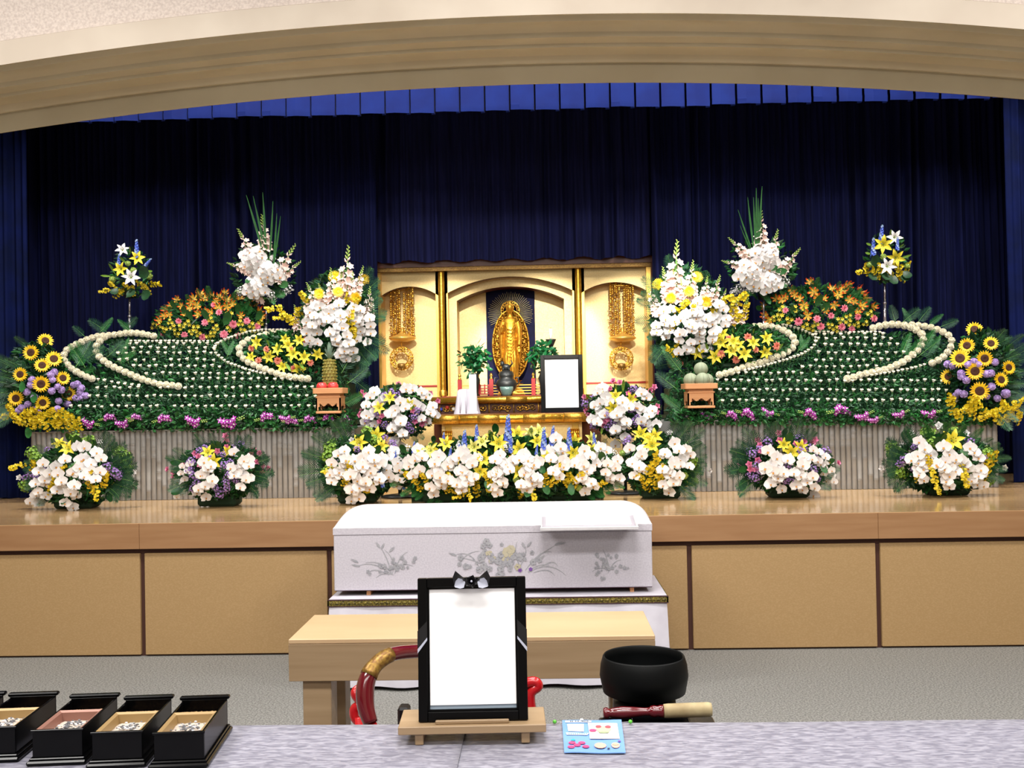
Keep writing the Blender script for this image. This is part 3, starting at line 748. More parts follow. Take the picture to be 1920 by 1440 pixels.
bank('left chrysanthemum bank with white bud rows and curling ball garlands', regL, rowsL, [(small3, 7.2, 8), (small1, 13, 8), ([(246, 642), (404, 642)], 8, 7)],
     [(ring1, 10.6, 14.5), (ring2, 11.5, 15), (ring3, 11.6, 15)], (118, 665),
     [(140, 690, 175, 645), (150, 700, 185, 690), (200, 670, 235, 640), (215, 680, 260, 660), (160, 690, 140, 650), (150, 680, 200, 650), (225, 668, 245, 638), (165, 672, 150, 642), (425, 670, 440, 640), (430, 665, 420, 640),
      (185, 625, 215, 598), (200, 622, 170, 600), (230, 620, 260, 596), (245, 622, 225, 600), (160, 632, 140, 612), (640, 700, 670, 650), (650, 720, 690, 690), (640, 760, 690, 735), (650, 790, 690, 770), (630, 790, 600, 770)])
ringA = [(1380, 618), (1395, 615), (1410, 613), (1425, 612), (1437, 611), (1450, 613), (1462, 616), (1472, 621), (1482, 627), (1489, 634), (1491, 641), (1488, 649), (1483, 655), (1470, 664), (1458, 668), (1446, 673), (1433, 678), (1419, 682), (1396, 688), (1372, 697), (1345, 704)]
ringB = [(1468, 612), (1485, 615), (1500, 620), (1515, 626), (1527, 632), (1530, 639), (1528, 648), (1522, 655), (1513, 661), (1500, 668), (1480, 675), (1455, 682), (1435, 688), (1410, 694), (1390, 698)]
ringC = [(1637, 615), (1651, 611), (1663, 609), (1675, 608), (1688, 609), (1700, 611), (1712, 615), (1722, 621), (1729, 627), (1732, 633), (1731, 641), (1727, 648), (1722, 656), (1714, 662), (1707, 669), (1696, 677), (1686, 682), (1674, 688), (1659, 693), (1645, 696), (1631, 699), (1615, 702), (1602, 707), (1586, 711)]
ringD = [(1710, 609), (1722, 610), (1734, 612), (1746, 614), (1758, 618), (1769, 623), (1778, 628), (1784, 635), (1785, 644), (1782, 653), (1777, 660), (1771, 667), (1765, 673), (1753, 678), (1743, 683)]
smallD = [(1733, 686), (1718, 691), (1700, 695), (1680, 699), (1660, 702), (1640, 705), (1622, 707)]
rowsR = [(629, 1528, 1655), (637, 1535, 1668), (649, 1546, 1682), (664, 1536, 1694), (677, 1530, 1680), (690, 1505, 1640), (702, 1385, 1590), (716, 1345, 1765), (734, 1350, 1790), (753, 1355, 1792)]
regR = lambda y: (interp([(604, 1380), (640, 1300), (700, 1250), (740, 1255), (800, 1245)], y), interp([(604, 1700), (612, 1760), (630, 1790), (660, 1795), (700, 1788), (760, 1805), (800, 1810)], y))
bank('right chrysanthemum bank with white bud rows and curling ball garlands', regR, rowsR, [(ringB, 7.4, 8), (smallD, 8.5, 8), ([(1529, 625), (1652, 625)], 8, 7)],
     [(ringA, 11.3, 15), (ringC, 12, 15.5), (ringD, 12, 14.5)], (1255, 1800),
     [(1700, 680, 1720, 640), (1720, 670, 1755, 640), (1740, 665, 1760, 630), (1690, 670, 1700, 630), (1730, 660, 1745, 622), (1505, 655, 1500, 628), (1495, 660, 1515, 635),
      (1680, 606, 1668, 575), (1690, 606, 1720, 580), (1710, 606, 1690, 578), (1740, 610, 1765, 590), (1760, 614, 1795, 600), (1720, 606, 1740, 578), (1280, 700, 1240, 650), (1270, 730, 1230, 700), (1280, 770, 1240, 740), (1300, 790, 1270, 765), (1285, 760, 1255, 790)])

# ================================================================== ARRANGEMENTS ON THE BANKS
def pole(arr, px, y0, y1, Y, foot=None):
    a, b = P(px, y0, Y) - arr.o, P(px, y1, Y) - arr.o
    MB().tube([a, a.lerp(b, .45)], .010, 10).tube([a.lerp(b, .45), b], .014, 10).tube([a.lerp(b, .43), a.lerp(b, .47)], .018, 10).obj('pole', m_chrome, arr.t, True)
    MB().lathe([(0, .0), (.045, .0), (.06, .07), (.055, .08), (0, .08)], 14).obj('cup', m_bronze, arr.t, True, loc=a - Vector((0, 0, .02)))
# tall single-pole bouquets
Y = 9.25; a = Arr('pedestal_bouquet', 'small pole-top bouquet of lilies and blue spikes above the left bank', 245, 512, 40, 48, Y, .16, P(243, 640, Y)); pole(a, 243, 555, 640, Y)
a.fill(170, .06); a.delph([(256, 465, 34), (221, 488, 26)]); a.stick(PR['delph'], 'delphinium', 268, 504, 284, 484, .9); a.put('wlily', [(230, 470, 26), (246, 521, 28)]); a.put('ylily', [(257, 485, 26), (228, 505, 26)])
a.put('button', [(211, 524), (280, 518), (250, 507), (240, 494)]); a.onc([(212, 538, 26), (232, 544, 24), (262, 534, 30), (222, 548, 28), (275, 544, 28), (292, 532, 24, -.2), (198, 546, 26, 2.8), (248, 545, 24), (238, 538, 22)])
a.leaves([(208, 518, 186, 517), (215, 512, 204, 490), (275, 508, 292, 510), (238, 495, 222, 478), (244, 475, 245, 458)], SLIM, 'lily_leaf'); a.leaves([(220, 540, 210, 556), (246, 540, 248, 562), (268, 545, 284, 564), (262, 520, 284, 500)], LEAFD, 'heart_leaf')
a = Arr('pedestal_bouquet', 'small pole-top bouquet of lilies and blue spikes above the right bank', 1662, 484, 42, 50, Y, .16, P(1659, 620, Y)); pole(a, 1659, 526, 620, Y)
a.fill(170, .06); a.delph([(1652, 438, 34), (1637, 462, 34), (1681, 456, 24)]); a.put('wlily', [(1676, 446, 27), (1663, 500, 29)]); a.put('ylily', [(1656, 459, 29), (1679, 483, 29)])
a.put('button', [(1656, 481), (1631, 496), (1701, 498)]); a.onc([(1625, 506, 28), (1640, 514, 28), (1685, 510, 30), (1668, 514, 28), (1616, 510, 24, 2.8), (1700, 502, 26), (1648, 505, 24), (1690, 520, 26), (1678, 500, 22)])
a.leaves([(1636, 460, 1618, 456), (1634, 476, 1616, 474), (1690, 484, 1712, 477), (1685, 465, 1697, 455), (1669, 445, 1669, 426)], SLIM, 'lily_leaf'); a.leaves([(1648, 498, 1630, 478), (1638, 510, 1632, 530), (1662, 510, 1658, 530), (1675, 515, 1672, 538), (1695, 508, 1706, 526), (1694, 512, 1698, 532)], LEAFD, 'heart_leaf')
# orange gloriosa mounds
def stand_base(a, h=.1): a.foam(.3, h)
a = Arr('gloriosa_mound', 'mound of orange flame lilies and pink carnations, left side', 395, 602, 108, 46, 9.38, .3, P(395, 646, 9.38)); stand_base(a)
a.fill(1100, .07, [g_dark, g_leaf, g_fern]); a.rim(20, 160, 9, 38, FERN, .6)
a.put('glor', [(375, 551, 20), (364, 560, 20), (383, 560, 20), (369, 573, 22), (405, 565), (422, 549, 18), (412, 558, 20), (426, 562, 22), (398, 556), (332, 562, 20), (312, 580, 20), (308, 592), (317, 590), (347, 588), (372, 589, 20), (385, 583), (395, 586), (425, 575, 20), (450, 560, 20), (466, 567, 20), (452, 592), (487, 583, 20), (491, 594), (340, 574), (356, 578), (436, 570), (480, 572), (410, 577, 20), (358, 567), (322, 573), (300, 601)])
a.put('pink', [(306, 626), (346, 628), (335, 602), (384, 605), (380, 632, 17), (411, 586), (437, 608, 17), (420, 627, 17), (463, 602), (400, 572, 12), (447, 630), (482, 612)])
a.put('alst', [(290, 612), (300, 608), (325, 615), (333, 627), (340, 613), (360, 622), (368, 614), (372, 626), (400, 625), (396, 600), (430, 590, 20), (430, 616), (450, 606), (455, 620), (472, 610), (405, 614), (320, 604), (352, 606), (474, 624), (392, 632), (488, 604), (310, 617)])
a.leaves([(330, 580, 320, 560), (420, 610, 436, 580), (360, 600, 350, 578), (445, 590, 450, 565), (340, 590, 352, 570), (390, 600, 380, 575), (480, 600, 496, 580)])
a = Arr('gloriosa_mound', 'mound of orange flame lilies and pink carnations, right side', 1540, 585, 110, 50, 9.38, .3, P(1540, 632, 9.38)); stand_base(a)
a.fill(1100, .07, [g_dark, g_leaf, g_fern]); a.rim(15, 165, 9, 38, FERN, .6)
a.put('glor', [(1519, 529, 22), (1526, 547, 22), (1532, 560, 22), (1560, 541, 20), (1571, 553, 22), (1590, 535, 22), (1578, 545, 20), (1585, 538), (1612, 546, 22), (1622, 557, 20), (1638, 575), (1616, 573, 20), (1564, 572, 22), (1592, 562, 20), (1602, 566), (1508, 572, 20), (1484, 545, 22), (1455, 560, 20), (1465, 563, 20), (1472, 558), (1434, 592), (1431, 573), (1514, 592, 22), (1548, 583), (1608, 585), (1500, 560), (1545, 560), (1442, 600, 20), (1490, 553)])
a.put('pink', [(1539, 612, 17), (1558, 592), (1578, 613), (1597, 617), (1583, 578), (1608, 594), (1638, 597, 16), (1473, 582), (1497, 603, 17), (1532, 598)])
a.put('alst', [(1463, 594, 20), (1450, 597), (1510, 580), (1490, 580), (1556, 610), (1566, 617), (1590, 594), (1622, 606), (1546, 578), (1510, 612), (1522, 615), (1480, 600), (1575, 600), (1606, 608), (1590, 605), (1530, 607), (1630, 588), (1466, 580)])
a.leaves([(1540, 585, 1556, 562), (1430, 580, 1412, 575), (1490, 590, 1480, 570), (1600, 590, 1590, 570), (1530, 575, 1540, 548)])
# gladiolus and orchid stands
Y = 9.3; a = Arr('gladiolus_bouquet', 'tall pole bouquet of pale gladiolus, orchids and grass blades, left', 495, 512, 62, 58, Y, .18, P(499, 655, Y)); pole(a, 499, 570, 655, Y)
a.fill(330, .075); a.leaves([(498, 490, 464, 366), (500, 490, 477, 368), (499, 490, 495, 361), (505, 490, 514, 377), (512, 500, 521, 400), (513, 500, 528, 405), (503, 490, 478, 376)], BLADE, 'grass_blade')
a.glad([(498, 480, 491, 400), (480, 492, 445, 427), (475, 512, 424, 492), (508, 530, 556, 456), (515, 530, 566, 489), (500, 560, 440, 545)]); a.palms([(510, 530, 550, 535), (500, 545, 520, 575), (505, 540, 545, 560), (490, 550, 455, 565)], FERN)
a.clump(478, 490, 24, 24, 13); a.clump(507, 512, 20, 24, 10); a.clump(480, 540, 20, 23, 11); a.put('pom', [(511, 484, 14), (474, 513, 12), (499, 505, 11)])
a.put('wfill', [(452, 546), (508, 552, 18), (540, 542), (530, 550, 16), (512, 560, 16), (462, 540, 16)]); a.leaves([(515, 505, 528, 488), (505, 500, 520, 500), (520, 530, 548, 538), (470, 520, 460, 535)])
a = Arr('gladiolus_bouquet', 'tall pole bouquet of pale gladiolus, orchids and grass blades, right', 1428, 502, 66, 58, Y, .18, P(1432, 640, Y)); pole(a, 1432, 558, 640, Y)
a.fill(330, .075); a.leaves([(1422, 480, 1427, 350), (1420, 480, 1416, 353), (1418, 480, 1411, 370), (1415, 480, 1400, 370), (1412, 475, 1382, 393), (1412, 480, 1386, 422), (1424, 480, 1420, 372)], BLADE, 'grass_blade')
a.glad([(1426, 475, 1427, 391), (1442, 500, 1459, 428), (1455, 518, 1502, 464), (1410, 490, 1364, 444), (1402, 505, 1351, 488)]); a.palms([(1440, 530, 1480, 540), (1430, 545, 1445, 575), (1425, 540, 1390, 555), (1440, 520, 1475, 515)], FERN)
a.clump(1436, 484, 23, 25, 13); a.clump(1405, 512, 24, 25, 12); a.clump(1441, 530, 20, 24, 10); a.put('pom', [(1405, 484, 13), (1431, 505, 13)])
a.put('wfill', [(1385, 541), (1411, 541, 18), (1470, 530), (1400, 546, 18), (1376, 548, 16)]); a.leaves([(1450, 510, 1480, 508), (1440, 505, 1462, 500), (1400, 520, 1385, 520)])
# big orchid, gerbera and gladiolus pieces
a = Arr('orchid_display', 'big display of white orchids, yellow gerberas and pink gladiolus, left of altar', 632, 598, 68, 92, 9.1, .35, P(635, 700, 9.1)); a.foam(.35, .12)
a.fill(1300, .08, [g_dark, g_palm, g_leaf]); a.rim(-60, 60, 10, 55, None, .75); a.palms([(660, 660, 705, 600), (670, 650, 712, 575), (660, 620, 712, 552), (665, 690, 705, 660), (660, 700, 706, 700), (660, 710, 700, 740), (650, 640, 700, 640), (655, 670, 700, 690)])
a.glad([(645, 560, 654, 458), (625, 570, 620, 500), (664, 560, 682, 497), (600, 585, 574, 528), (612, 580, 597, 530), (690, 600, 694, 535), (640, 570, 640, 505), (655, 575, 662, 508), (585, 600, 566, 552), (560, 625, 552, 570), (575, 620, 568, 590)])
a.put('gerbera', [(627, 519), (682, 524), (598, 551), (634, 547), (667, 558)], fwd=.1); a.onc([(570, 578, 40), (555, 592, 40), (542, 600, 40), (655, 600, 44, -1.5), (660, 632, 40, -1.5), (515, 580, 36, 2.9), (530, 595, 36, 2.8), (572, 560, 36), (665, 570, 30), (655, 655, 30), (650, 560, 26)])
a.spray([(606, 576), (588, 592), (582, 615), (590, 635), (584, 655)], 22, .5, 13); a.spray([(614, 575), (600, 590), (594, 612)], 22, .45, 6)
a.spray([(650, 578), (630, 588), (624, 612), (640, 628), (650, 650), (658, 676)], 23, .55, 17); a.spray([(620, 585), (638, 600), (636, 622)], 22, .45, 6); a.spray([(645, 640), (638, 655), (655, 668)], 22, .45, 6)
a.spray([(662, 590), (682, 592), (686, 612), (688, 630), (678, 642)], 22, .5, 12)
a = Arr('orchid_display', 'big display of white orchids, yellow gerberas and pink gladiolus, right of altar', 1290, 590, 72, 92, 9.1, .35, P(1290, 690, 9.1)); a.foam(.35, .12)
a.fill(1300, .08, [g_dark, g_palm, g_leaf]); a.rim(110, 240, 10, 50, None, .75); a.palms([(1250, 620, 1212, 560), (1250, 640, 1208, 600), (1255, 660, 1215, 650), (1260, 680, 1222, 690), (1260, 600, 1215, 540), (1340, 590, 1372, 570)])
a.glad([(1262, 560, 1270, 447), (1290, 560, 1300, 486), (1255, 570, 1242, 498), (1318, 570, 1327, 516), (1330, 580, 1351, 514), (1235, 590, 1212, 534), (1275, 570, 1262, 500), (1300, 565, 1305, 520), (1285, 575, 1276, 520), (1370, 610, 1386, 555), (1378, 620, 1404, 556), (1350, 580, 1362, 540)])
a.put('gerbera', [(1233, 533), (1258, 558), (1292, 546), (1307, 519), (1323, 566)], fwd=.1); a.onc([(1275, 575, 40), (1332, 575, 34), (1372, 582, 44), (1386, 562, 44), (1380, 604, 36), (1258, 660, 30), (1270, 668, 30), (1362, 560, 34), (1300, 585, 30), (1396, 585, 36), (1268, 650, 26), (1262, 610, 26)])
a.spray([(1256, 590), (1240, 600), (1242, 622), (1236, 630)], 22, .6, 10); a.spray([(1250, 585), (1258, 600), (1248, 618)], 22, .4, 5)
a.spray([(1290, 580), (1298, 595), (1280, 612), (1290, 630), (1278, 650), (1284, 662)], 22, .6, 15); a.spray([(1318, 600), (1325, 620), (1322, 640), (1332, 660)], 22, .6, 12); a.spray([(1340, 580), (1352, 590), (1350, 608), (1340, 612)], 22, .5, 9); a.spray([(1300, 575), (1318, 590), (1310, 606)], 22, .5, 7)
# lily and carnation beds inside the curled garlands
a = Arr('lily_bed', 'bed of yellow lilies and coral carnations inside the left garland', 535, 662, 80, 44, 9.0, .2, P(545, 705, 8.98)); a.foam(.3, .05)
a.fill(1000, .07, [g_leaf, g_fern, g_dark], ext=.95); a.put('ylily', [(484, 643), (562, 638), (540, 648), (522, 656), (550, 664), (505, 668, 26), (472, 670, 20), (570, 670), (530, 688), (595, 665), (560, 692, 27), (535, 636, 20)], 23)
a.put('coral', [(573, 637), (472, 653), (500, 655), (545, 655), (485, 676), (521, 676), (582, 680), (551, 692), (594, 700), (615, 650)], 16); a.leaves([(520, 660, 528, 640), (535, 680, 550, 700), (505, 650, 500, 632), (560, 680, 575, 695), (600, 690, 620, 685), (540, 670, 552, 684)], SLIM, 'lily_leaf')
a = Arr('lily_bed', 'bed of yellow lilies and coral carnations inside the right garland', 1390, 648, 96, 42, 9.0, .2, P(1380, 692, 8.98)); a.foam(.3, .05)
a.fill(1050, .07, [g_leaf, g_fern, g_dark], ext=.93); a.put('ylily', [(1355, 627), (1375, 642), (1370, 658, 27), (1395, 665, 27), (1412, 644), (1435, 636), (1434, 660), (1342, 669, 27), (1310, 660, 25), (1352, 641), (1385, 648)], 25)
a.put('coral', [(1367, 636), (1402, 632, 18), (1417, 656, 15), (1456, 649, 18), (1352, 664, 18), (1380, 674, 19), (1302, 642), (1276, 680, 19)], 17); a.leaves([(1375, 625, 1372, 610), (1455, 660, 1470, 640), (1400, 680, 1420, 680), (1330, 660, 1320, 640), (1412, 625, 1414, 612)], SLIM, 'lily_leaf')
# sunflowers
Y = 8.6; a = Arr('sunflower_arrangement', 'sunflowers with lavender chrysanthemums and yellow sprays at far left', 66, 722, 62, 80, Y, .3, P(85, 798, 8.62)); a.foam(.4, .05); a.yfront = (762, 8.31)
a.fill(1500, .075, [g_dark, g_leaf, g_palm, g_dark]); a.rim(140, 235, 11, 60, None, .75); a.palms([(60, 700, 8, 670), (50, 720, -5, 700), (40, 740, -12, 735), (50, 760, -8, 780), (60, 660, 30, 625)])
a.leaves([(50, 800, 62, 826), (40, 715, 48, 740), (60, 735, 72, 760)])
a.put('lav', [(102, 698), (95, 703), (60, 712), (58, 722), (98, 712), (50, 735), (97, 733), (108, 725), (115, 731), (145, 720), (138, 722), (152, 728), (150, 736), (160, 742), (64, 745), (40, 765), (52, 758), (65, 768), (110, 752), (126, 757), (108, 767), (142, 746), (148, 748), (35, 770), (153, 746), (72, 774)])
a.put('sunflower', [(85, 639), (58, 661), (101, 673, 32), (79, 685), (38, 702), (77, 720, 32), (118, 709, 28), (30, 747), (80, 755), (128, 738, 32)], jit=.2)
a.onc([(22, 772, 34), (42, 780, 38), (60, 782, 36), (75, 786, 36), (82, 798, 34), (95, 782, 38), (106, 792, 38), (120, 786, 38), (135, 792, 34), (148, 796, 30), (8, 783, 34, 3.0), (50, 774, 36), (30, 786, 34), (112, 780, 34), (70, 774, 34), (40, 792, 32), (128, 798, 30), (90, 774, 30), (60, 796, 30)])
a = Arr('sunflower_arrangement', 'sunflowers with lavender chrysanthemums and yellow sprays at far right', 1846, 705, 66, 88, Y, .3, P(1830, 792, 8.62)); a.foam(.4, .05); a.yfront = (752, 8.31)
a.fill(1500, .075, [g_dark, g_leaf, g_palm, g_dark]); a.rim(-70, 55, 11, 50, None, .75); a.palms([(1850, 660, 1884, 612), (1870, 680, 1915, 660), (1860, 650, 1900, 630), (1880, 720, 1925, 720), (1880, 740, 1922, 755)])
a.put('lav', [(1777, 683), (1787, 686), (1826, 678), (1834, 684), (1816, 684), (1866, 679), (1850, 701), (1858, 700), (1803, 706), (1812, 713), (1859, 725), (1797, 736), (1807, 739), (1850, 743, 13), (1870, 747), (1886, 738, 18), (1802, 700), (1792, 742)])
a.put('sunflower', [(1827, 618), (1858, 644, 30), (1813, 648), (1800, 672, 36), (1846, 672, 34), (1828, 696, 34), (1779, 706, 33), (1891, 689, 29), (1877, 712, 29), (1837, 733, 38)], jit=.2)
a.onc([(1784, 762, 38), (1800, 770, 36), (1815, 762, 38), (1822, 772, 36), (1838, 766, 38), (1846, 780, 34), (1796, 782, 32), (1872, 770, 38), (1888, 766, 38), (1902, 770, 36), (1868, 786, 34), (1908, 784, 30), (1893, 778, 34), (1910, 752, 34, -.5), (1778, 752, 30), (1856, 774, 34), (1826, 758, 30), (1880, 786, 30)])
# dendrobium border along the box tops
def border(label, xs_, sprays, greens):
    x0, x1 = xs_; yb = 790; t = Arr('dendrobium_border', label, (x0 + x1) / 2, 790, (x1 - x0) / 2 + 20, 30, 8.44, .05, P((x0 + x1) / 2, 799, 8.42))
    pts = []
    while len(pts) < 2100: px, py = U(x0, x1), U(768, 809 if x0 < 900 else 796); pts.append((P(px, py, 8.33 + U(0, .08)), Vector((0, -.8, -.1))))
    leaf_cloud('foliage', pts, .055, [g_fern, g_dark, g_leaf], t.t)
    n = int((x1 - x0) / 15)
    for i in range(n):
        x = x0 + (x1 - x0) * (i + .5) / n + U(-4, 4); an = U(-2.6, -.5) if i % 3 else U(.5, 2.6); l = U(20, 34); t.stick(FERN[i % 2], 'fern_frond', x, 786, x + l * cos(an), 788 - l * sin(an) * .55 * (-1 if i % 3 == 0 else 1), 1.1, lean=.06)
    for x, y, l in sprays:
        an = U(-.5, .2) if R() < .7 else U(2.8, 3.5); t.stick(PR['dend'], 'dendrobium_spray', x - l / 2 * cos(an), y - l / 2 * sin(an), x + l / 2 * cos(an), y + l / 2 * sin(an), 1.25, lean=.04, lift=2.2)
border('fern and purple orchid border along the left platform edge', (62, 668), [(172, 792, 34), (200, 786, 34), (235, 790, 34), (250, 785, 30), (302, 789, 38), (370, 787, 40), (436, 786, 48), (495, 786, 40), (540, 782, 30), (543, 792, 32), (575, 789, 34), (610, 786, 32), (643, 789, 38)], None)
border('fern and purple orchid border along the right platform edge', (1258, 1868), [(1284, 780, 34), (1332, 777, 34), (1366, 779, 32), (1395, 777, 38), (1446, 773, 36), (1512, 777, 36), (1570, 774, 44), (1622, 776, 38), (1642, 784, 30), (1690, 773, 34), (1748, 772, 40)], None)

# ================================================================== FRUIT ON CYPRESS STANDS
def fruit_stand(px0, px1, ytop, ybot, Y, label):
    c = P((px0 + px1) / 2, ybot, Y); t = thing('offering_stand', c, label, 'offering stand'); w = M_(px1 - px0, Y); h = P(0, ytop, Y).z - P(0, ybot, Y).z
    w2 = w * .44
    b = MB().box(-w / 2, w / 2, -w / 2, w / 2, h * .78, h * .83, 0, .003)
    for k in (0, 1):
        for s_ in (-1, 1):
            if k: b.box(s_ * w / 2 - .006, s_ * w / 2 + .006, -w / 2, w / 2, h * .78, h, 0, .002)
            else: b.box(-w / 2, w / 2, s_ * w / 2 - .006, s_ * w / 2 + .006, h * .78, h, 0, .002)
    b.obj('tray', m_clay, t)
    MB().box(-w2 * .9, w2 * .9, -w2 * .9, w2 * .9, h * .66, h * .78).obj('neck', m_clay, t)
    MB().box(-w2, w2, -w2, w2, h * .60, h * .67, 0, .004).obj('upper_rail', m_clay, t)
    for k in range(4):    # pierced body boards with cut-out feet
        bb = MB(); n = 20
        xsb = [-w2 + 2 * w2 * i / n for i in range(n + 1)]; top = h * .60
        low = [h * .12 if abs(x) > w2 * .78 else h * (.34 + .06 * cos(x / w2 * 9)) for x in xsb]
        for i in range(n):
            lo = min(low[i], low[i + 1]) if abs(xsb[i] + xsb[i + 1]) / 2 > w2 * .78 else (low[i] + low[i + 1]) / 2
            bb.box(xsb[i], xsb[i + 1], -w2, -w2 + .012, lo, top)
        o = bb.obj('body_board', m_clay, t); o.rotation_euler = (0, 0, k * pi / 2)
    MB().box(-w2 * 1.0, w2 * 1.0, -w2, w2, 0, h * .10, 0, .003).obj('foot', m_clay, t)
    return t, c + Vector((0, 0, h * .84)), w
Y = 8.42
t, tp, w = fruit_stand(594, 647, 728, 775, Y, 'small cypress offering stand with apples and pineapple, left')
def apple(p, r, label):
    t = thing('apple', p, label, 'apple'); MB().lathe([(0, .12 * r), (.3 * r, 0), (.75 * r, .25 * r), (1.0 * r, .85 * r), (.98 * r, 1.2 * r), (.7 * r, 1.7 * r), (.3 * r, 1.78 * r), (0, 1.62 * r)], 20).obj('fruit', m_apple, t, True)
    MB().tube([(0, 0, 1.6 * r), (.03 * r, 0, 1.8 * r), (.12 * r, 0, 2.0 * r)], .05 * r, 6).obj('stalk', m_darkwood, t)
ra = M_(10.2, Y); zt = tp.z + .001
apple(Vector((P(605.5, 720, Y).x, Y - .045, zt)), ra, 'red apple left of its twin under the pineapple')
apple(Vector((P(626.5, 720, Y).x, Y - .045, zt)), ra, 'red apple right of its twin under the pineapple')
pp = Vector((P(616, 700, Y).x, Y + .045, zt)); t = thing('pineapple', pp, 'pineapple with grey-green crown behind two red apples', 'pineapple')
b = MB(); hh = P(0, 684, Y).z - zt; rr = M_(12.5, Y); b.lathe([(0, 0), (.7 * rr, 0), (rr, hh * .3), (rr * 1.02, hh * .6), (rr * .8, hh * .92), (rr * .3, hh), (0, hh)], 16)
for j in range(10):
    for i in range(12):
        a_ = (i + .5 * (j % 2)) * pi / 6; z = hh * (.08 + .86 * j / 9); q = z / hh; rz = rr * (.72 + .6 * sin(pi * q) ** .8 * .5); b.ell((rz * cos(a_), rz * sin(a_), z), (.011, .011, .010), 5, 4)
b.obj('fruit', m_pine, t)
for i in range(26):
    a_ = i * 2.4; k = i / 26; z = Vector((cos(a_) * (1 - k) * .8, sin(a_) * (1 - k) * .8, .5 + k)); L_ = M_(34, Y) * (.55 + .5 * k)
    inst(SLIM, 'crown_leaf', t, pp + Vector((0, 0, hh * .97)), z, (L_ * .7, L_, L_), (cos(a_), sin(a_), 0)).data = PR.setdefault('pl', pr_leaf(m_pineleaf, 'crown_leaf', .30, .9, -15))
t, tp, w = fruit_stand(1283, 1340, 720, 765, Y, 'small cypress offering stand with stacked melons, right'); zt = tp.z + .001
mel = MB(); mel.ell((0, 0, 1), (1, 1, 1), 24, 14, 0, fn=lambda d: 1 + .03 * cos(10 * atan2(d.y, d.x)) * (1 - d.z ** 2)); mm = mel.mesh('rind', m_melon)
mst = MB()
for i in range(10):
    a_ = i * pi / 5 + pi / 10; mst.tube([(cos(a_) * sin(q) * .985, sin(a_) * sin(q) * .985, 1 - cos(q) * .985) for q in [pi * k / 12 for k in range(13)]], .025, 4)
ms = mst.mesh('groove', m_melonstripe)
for x, y, r, dy, lab in [(1295, 705, 13.5, 0, 'striped melon at bottom left of the stacked pile'), (1317, 706, 13.5, -.06, 'striped melon in front at bottom centre of the pile'), (1325, 704, 13, .07, 'striped melon half hidden at bottom right of the pile'), (1314, 682, 13, .02, 'striped melon sitting on top of the pile')]:
    p = P(x, y, Y + dy); r_ = M_(r, Y); p.z = zt if y > 690 else zt + r_ * 1.62; t = thing('melon', p, lab, 'melon', 'melons on the right stand')
    for me, nm in ((mm, 'rind'), (ms, 'groove')):
        o = bpy.data.objects.new(nm, me); COL.objects.link(o); o.parent = t; o.scale = (r_, r_, r_)
    MB().tube([(0, 0, 2 * r_ - .003), (.004, 0, 2 * r_ + .012)], .003, 6).obj('stalk', m_melonstripe, t)

# ================================================================== FLOOR ARRANGEMENTS
def finish(a, n, sz=.075, ext=1.0): a.fill(n, sz, [g_dark, g_leaf, g_dark, g_fern], ext=ext); a.foam(.3, .1, ZS)
def fl(name_label, cx, cy, rx, ry, Y, dep=.3):
    return Arr('floor_arrangement', name_label, cx, cy, rx, ry, Y, dep, Vector((P(cx, cy, Y).x, Y, ZS)))
a = fl('floor arrangement of white orchids with two yellow lilies at far left', 145, 892, 92, 56, 7.86); finish(a, 1500)
a.rim(-40, 50, 10, 65, None, .6); a.rim(130, 230, 6, 45, None, .7); a.palms([(210, 880, 262, 850), (215, 890, 268, 880), (215, 905, 266, 905), (205, 915, 258, 930), (190, 860, 235, 820), (180, 850, 205, 805)]); a.rim(60, 120, 6, 34, FERN, .8)
a.put('solid', [(165, 830, 34), (230, 862, 34), (238, 880, 28), (70, 862, 30), (222, 850, 30), (48, 910, 26), (62, 850, 26), (140, 822, 24)]); a.put('purp', [(90, 846), (60, 890, 18), (68, 897, 16), (186, 845, 16), (200, 876, 22), (216, 886, 24), (160, 896, 14), (82, 880, 16), (50, 896, 18), (222, 894, 18)])
a.onc([(35, 875, 36, 2.8), (100, 905, 32), (115, 880, 26), (168, 908, 36), (195, 900, 38), (212, 908, 34), (182, 922, 34, 1.4), (95, 915, 28), (60, 875, 28), (205, 918, 30), (170, 895, 28)])
a.put('mum', [(57, 854), (212, 855), (250, 885), (37, 896, 15), (188, 829)]); a.put('button', [(110, 898, 15), (108, 890, 12)]); a.put('ylily', [(112, 834, 26), (130, 844, 32)])
a.leaves([(150, 845, 148, 808), (125, 930, 116, 950), (200, 930, 218, 940), (108, 870, 110, 850), (132, 830, 128, 806)]); a.onc([(138, 800, 20)])
a.spray([(98, 868), (84, 885), (76, 902), (84, 922), (66, 944)], 23, .45, 12); a.spray([(140, 866), (124, 882), (132, 902), (120, 925), (145, 942)], 25, .6, 14); a.spray([(148, 850), (168, 850), (186, 868), (178, 888), (170, 898)], 26, .5, 12)
a = fl('floor arrangement of white orchids and lilac sprigs before left bamboo', 412, 884, 82, 54, 7.86); finish(a, 1300)
a.rim(-45, 40, 11, 50, None, .7); a.rim(140, 225, 9, 45, None, .7); a.rim(45, 135, 6, 50, None, .6)
a.put('purp', [(385, 840), (440, 846, 22), (360, 866, 22), (420, 872), (430, 890), (405, 915, 14), (425, 904), (412, 926, 22), (364, 892), (370, 905), (392, 880), (425, 915), (375, 846), (432, 868), (356, 880), (395, 860), (450, 835), (418, 852, 16), (362, 915, 16), (442, 900, 16)])
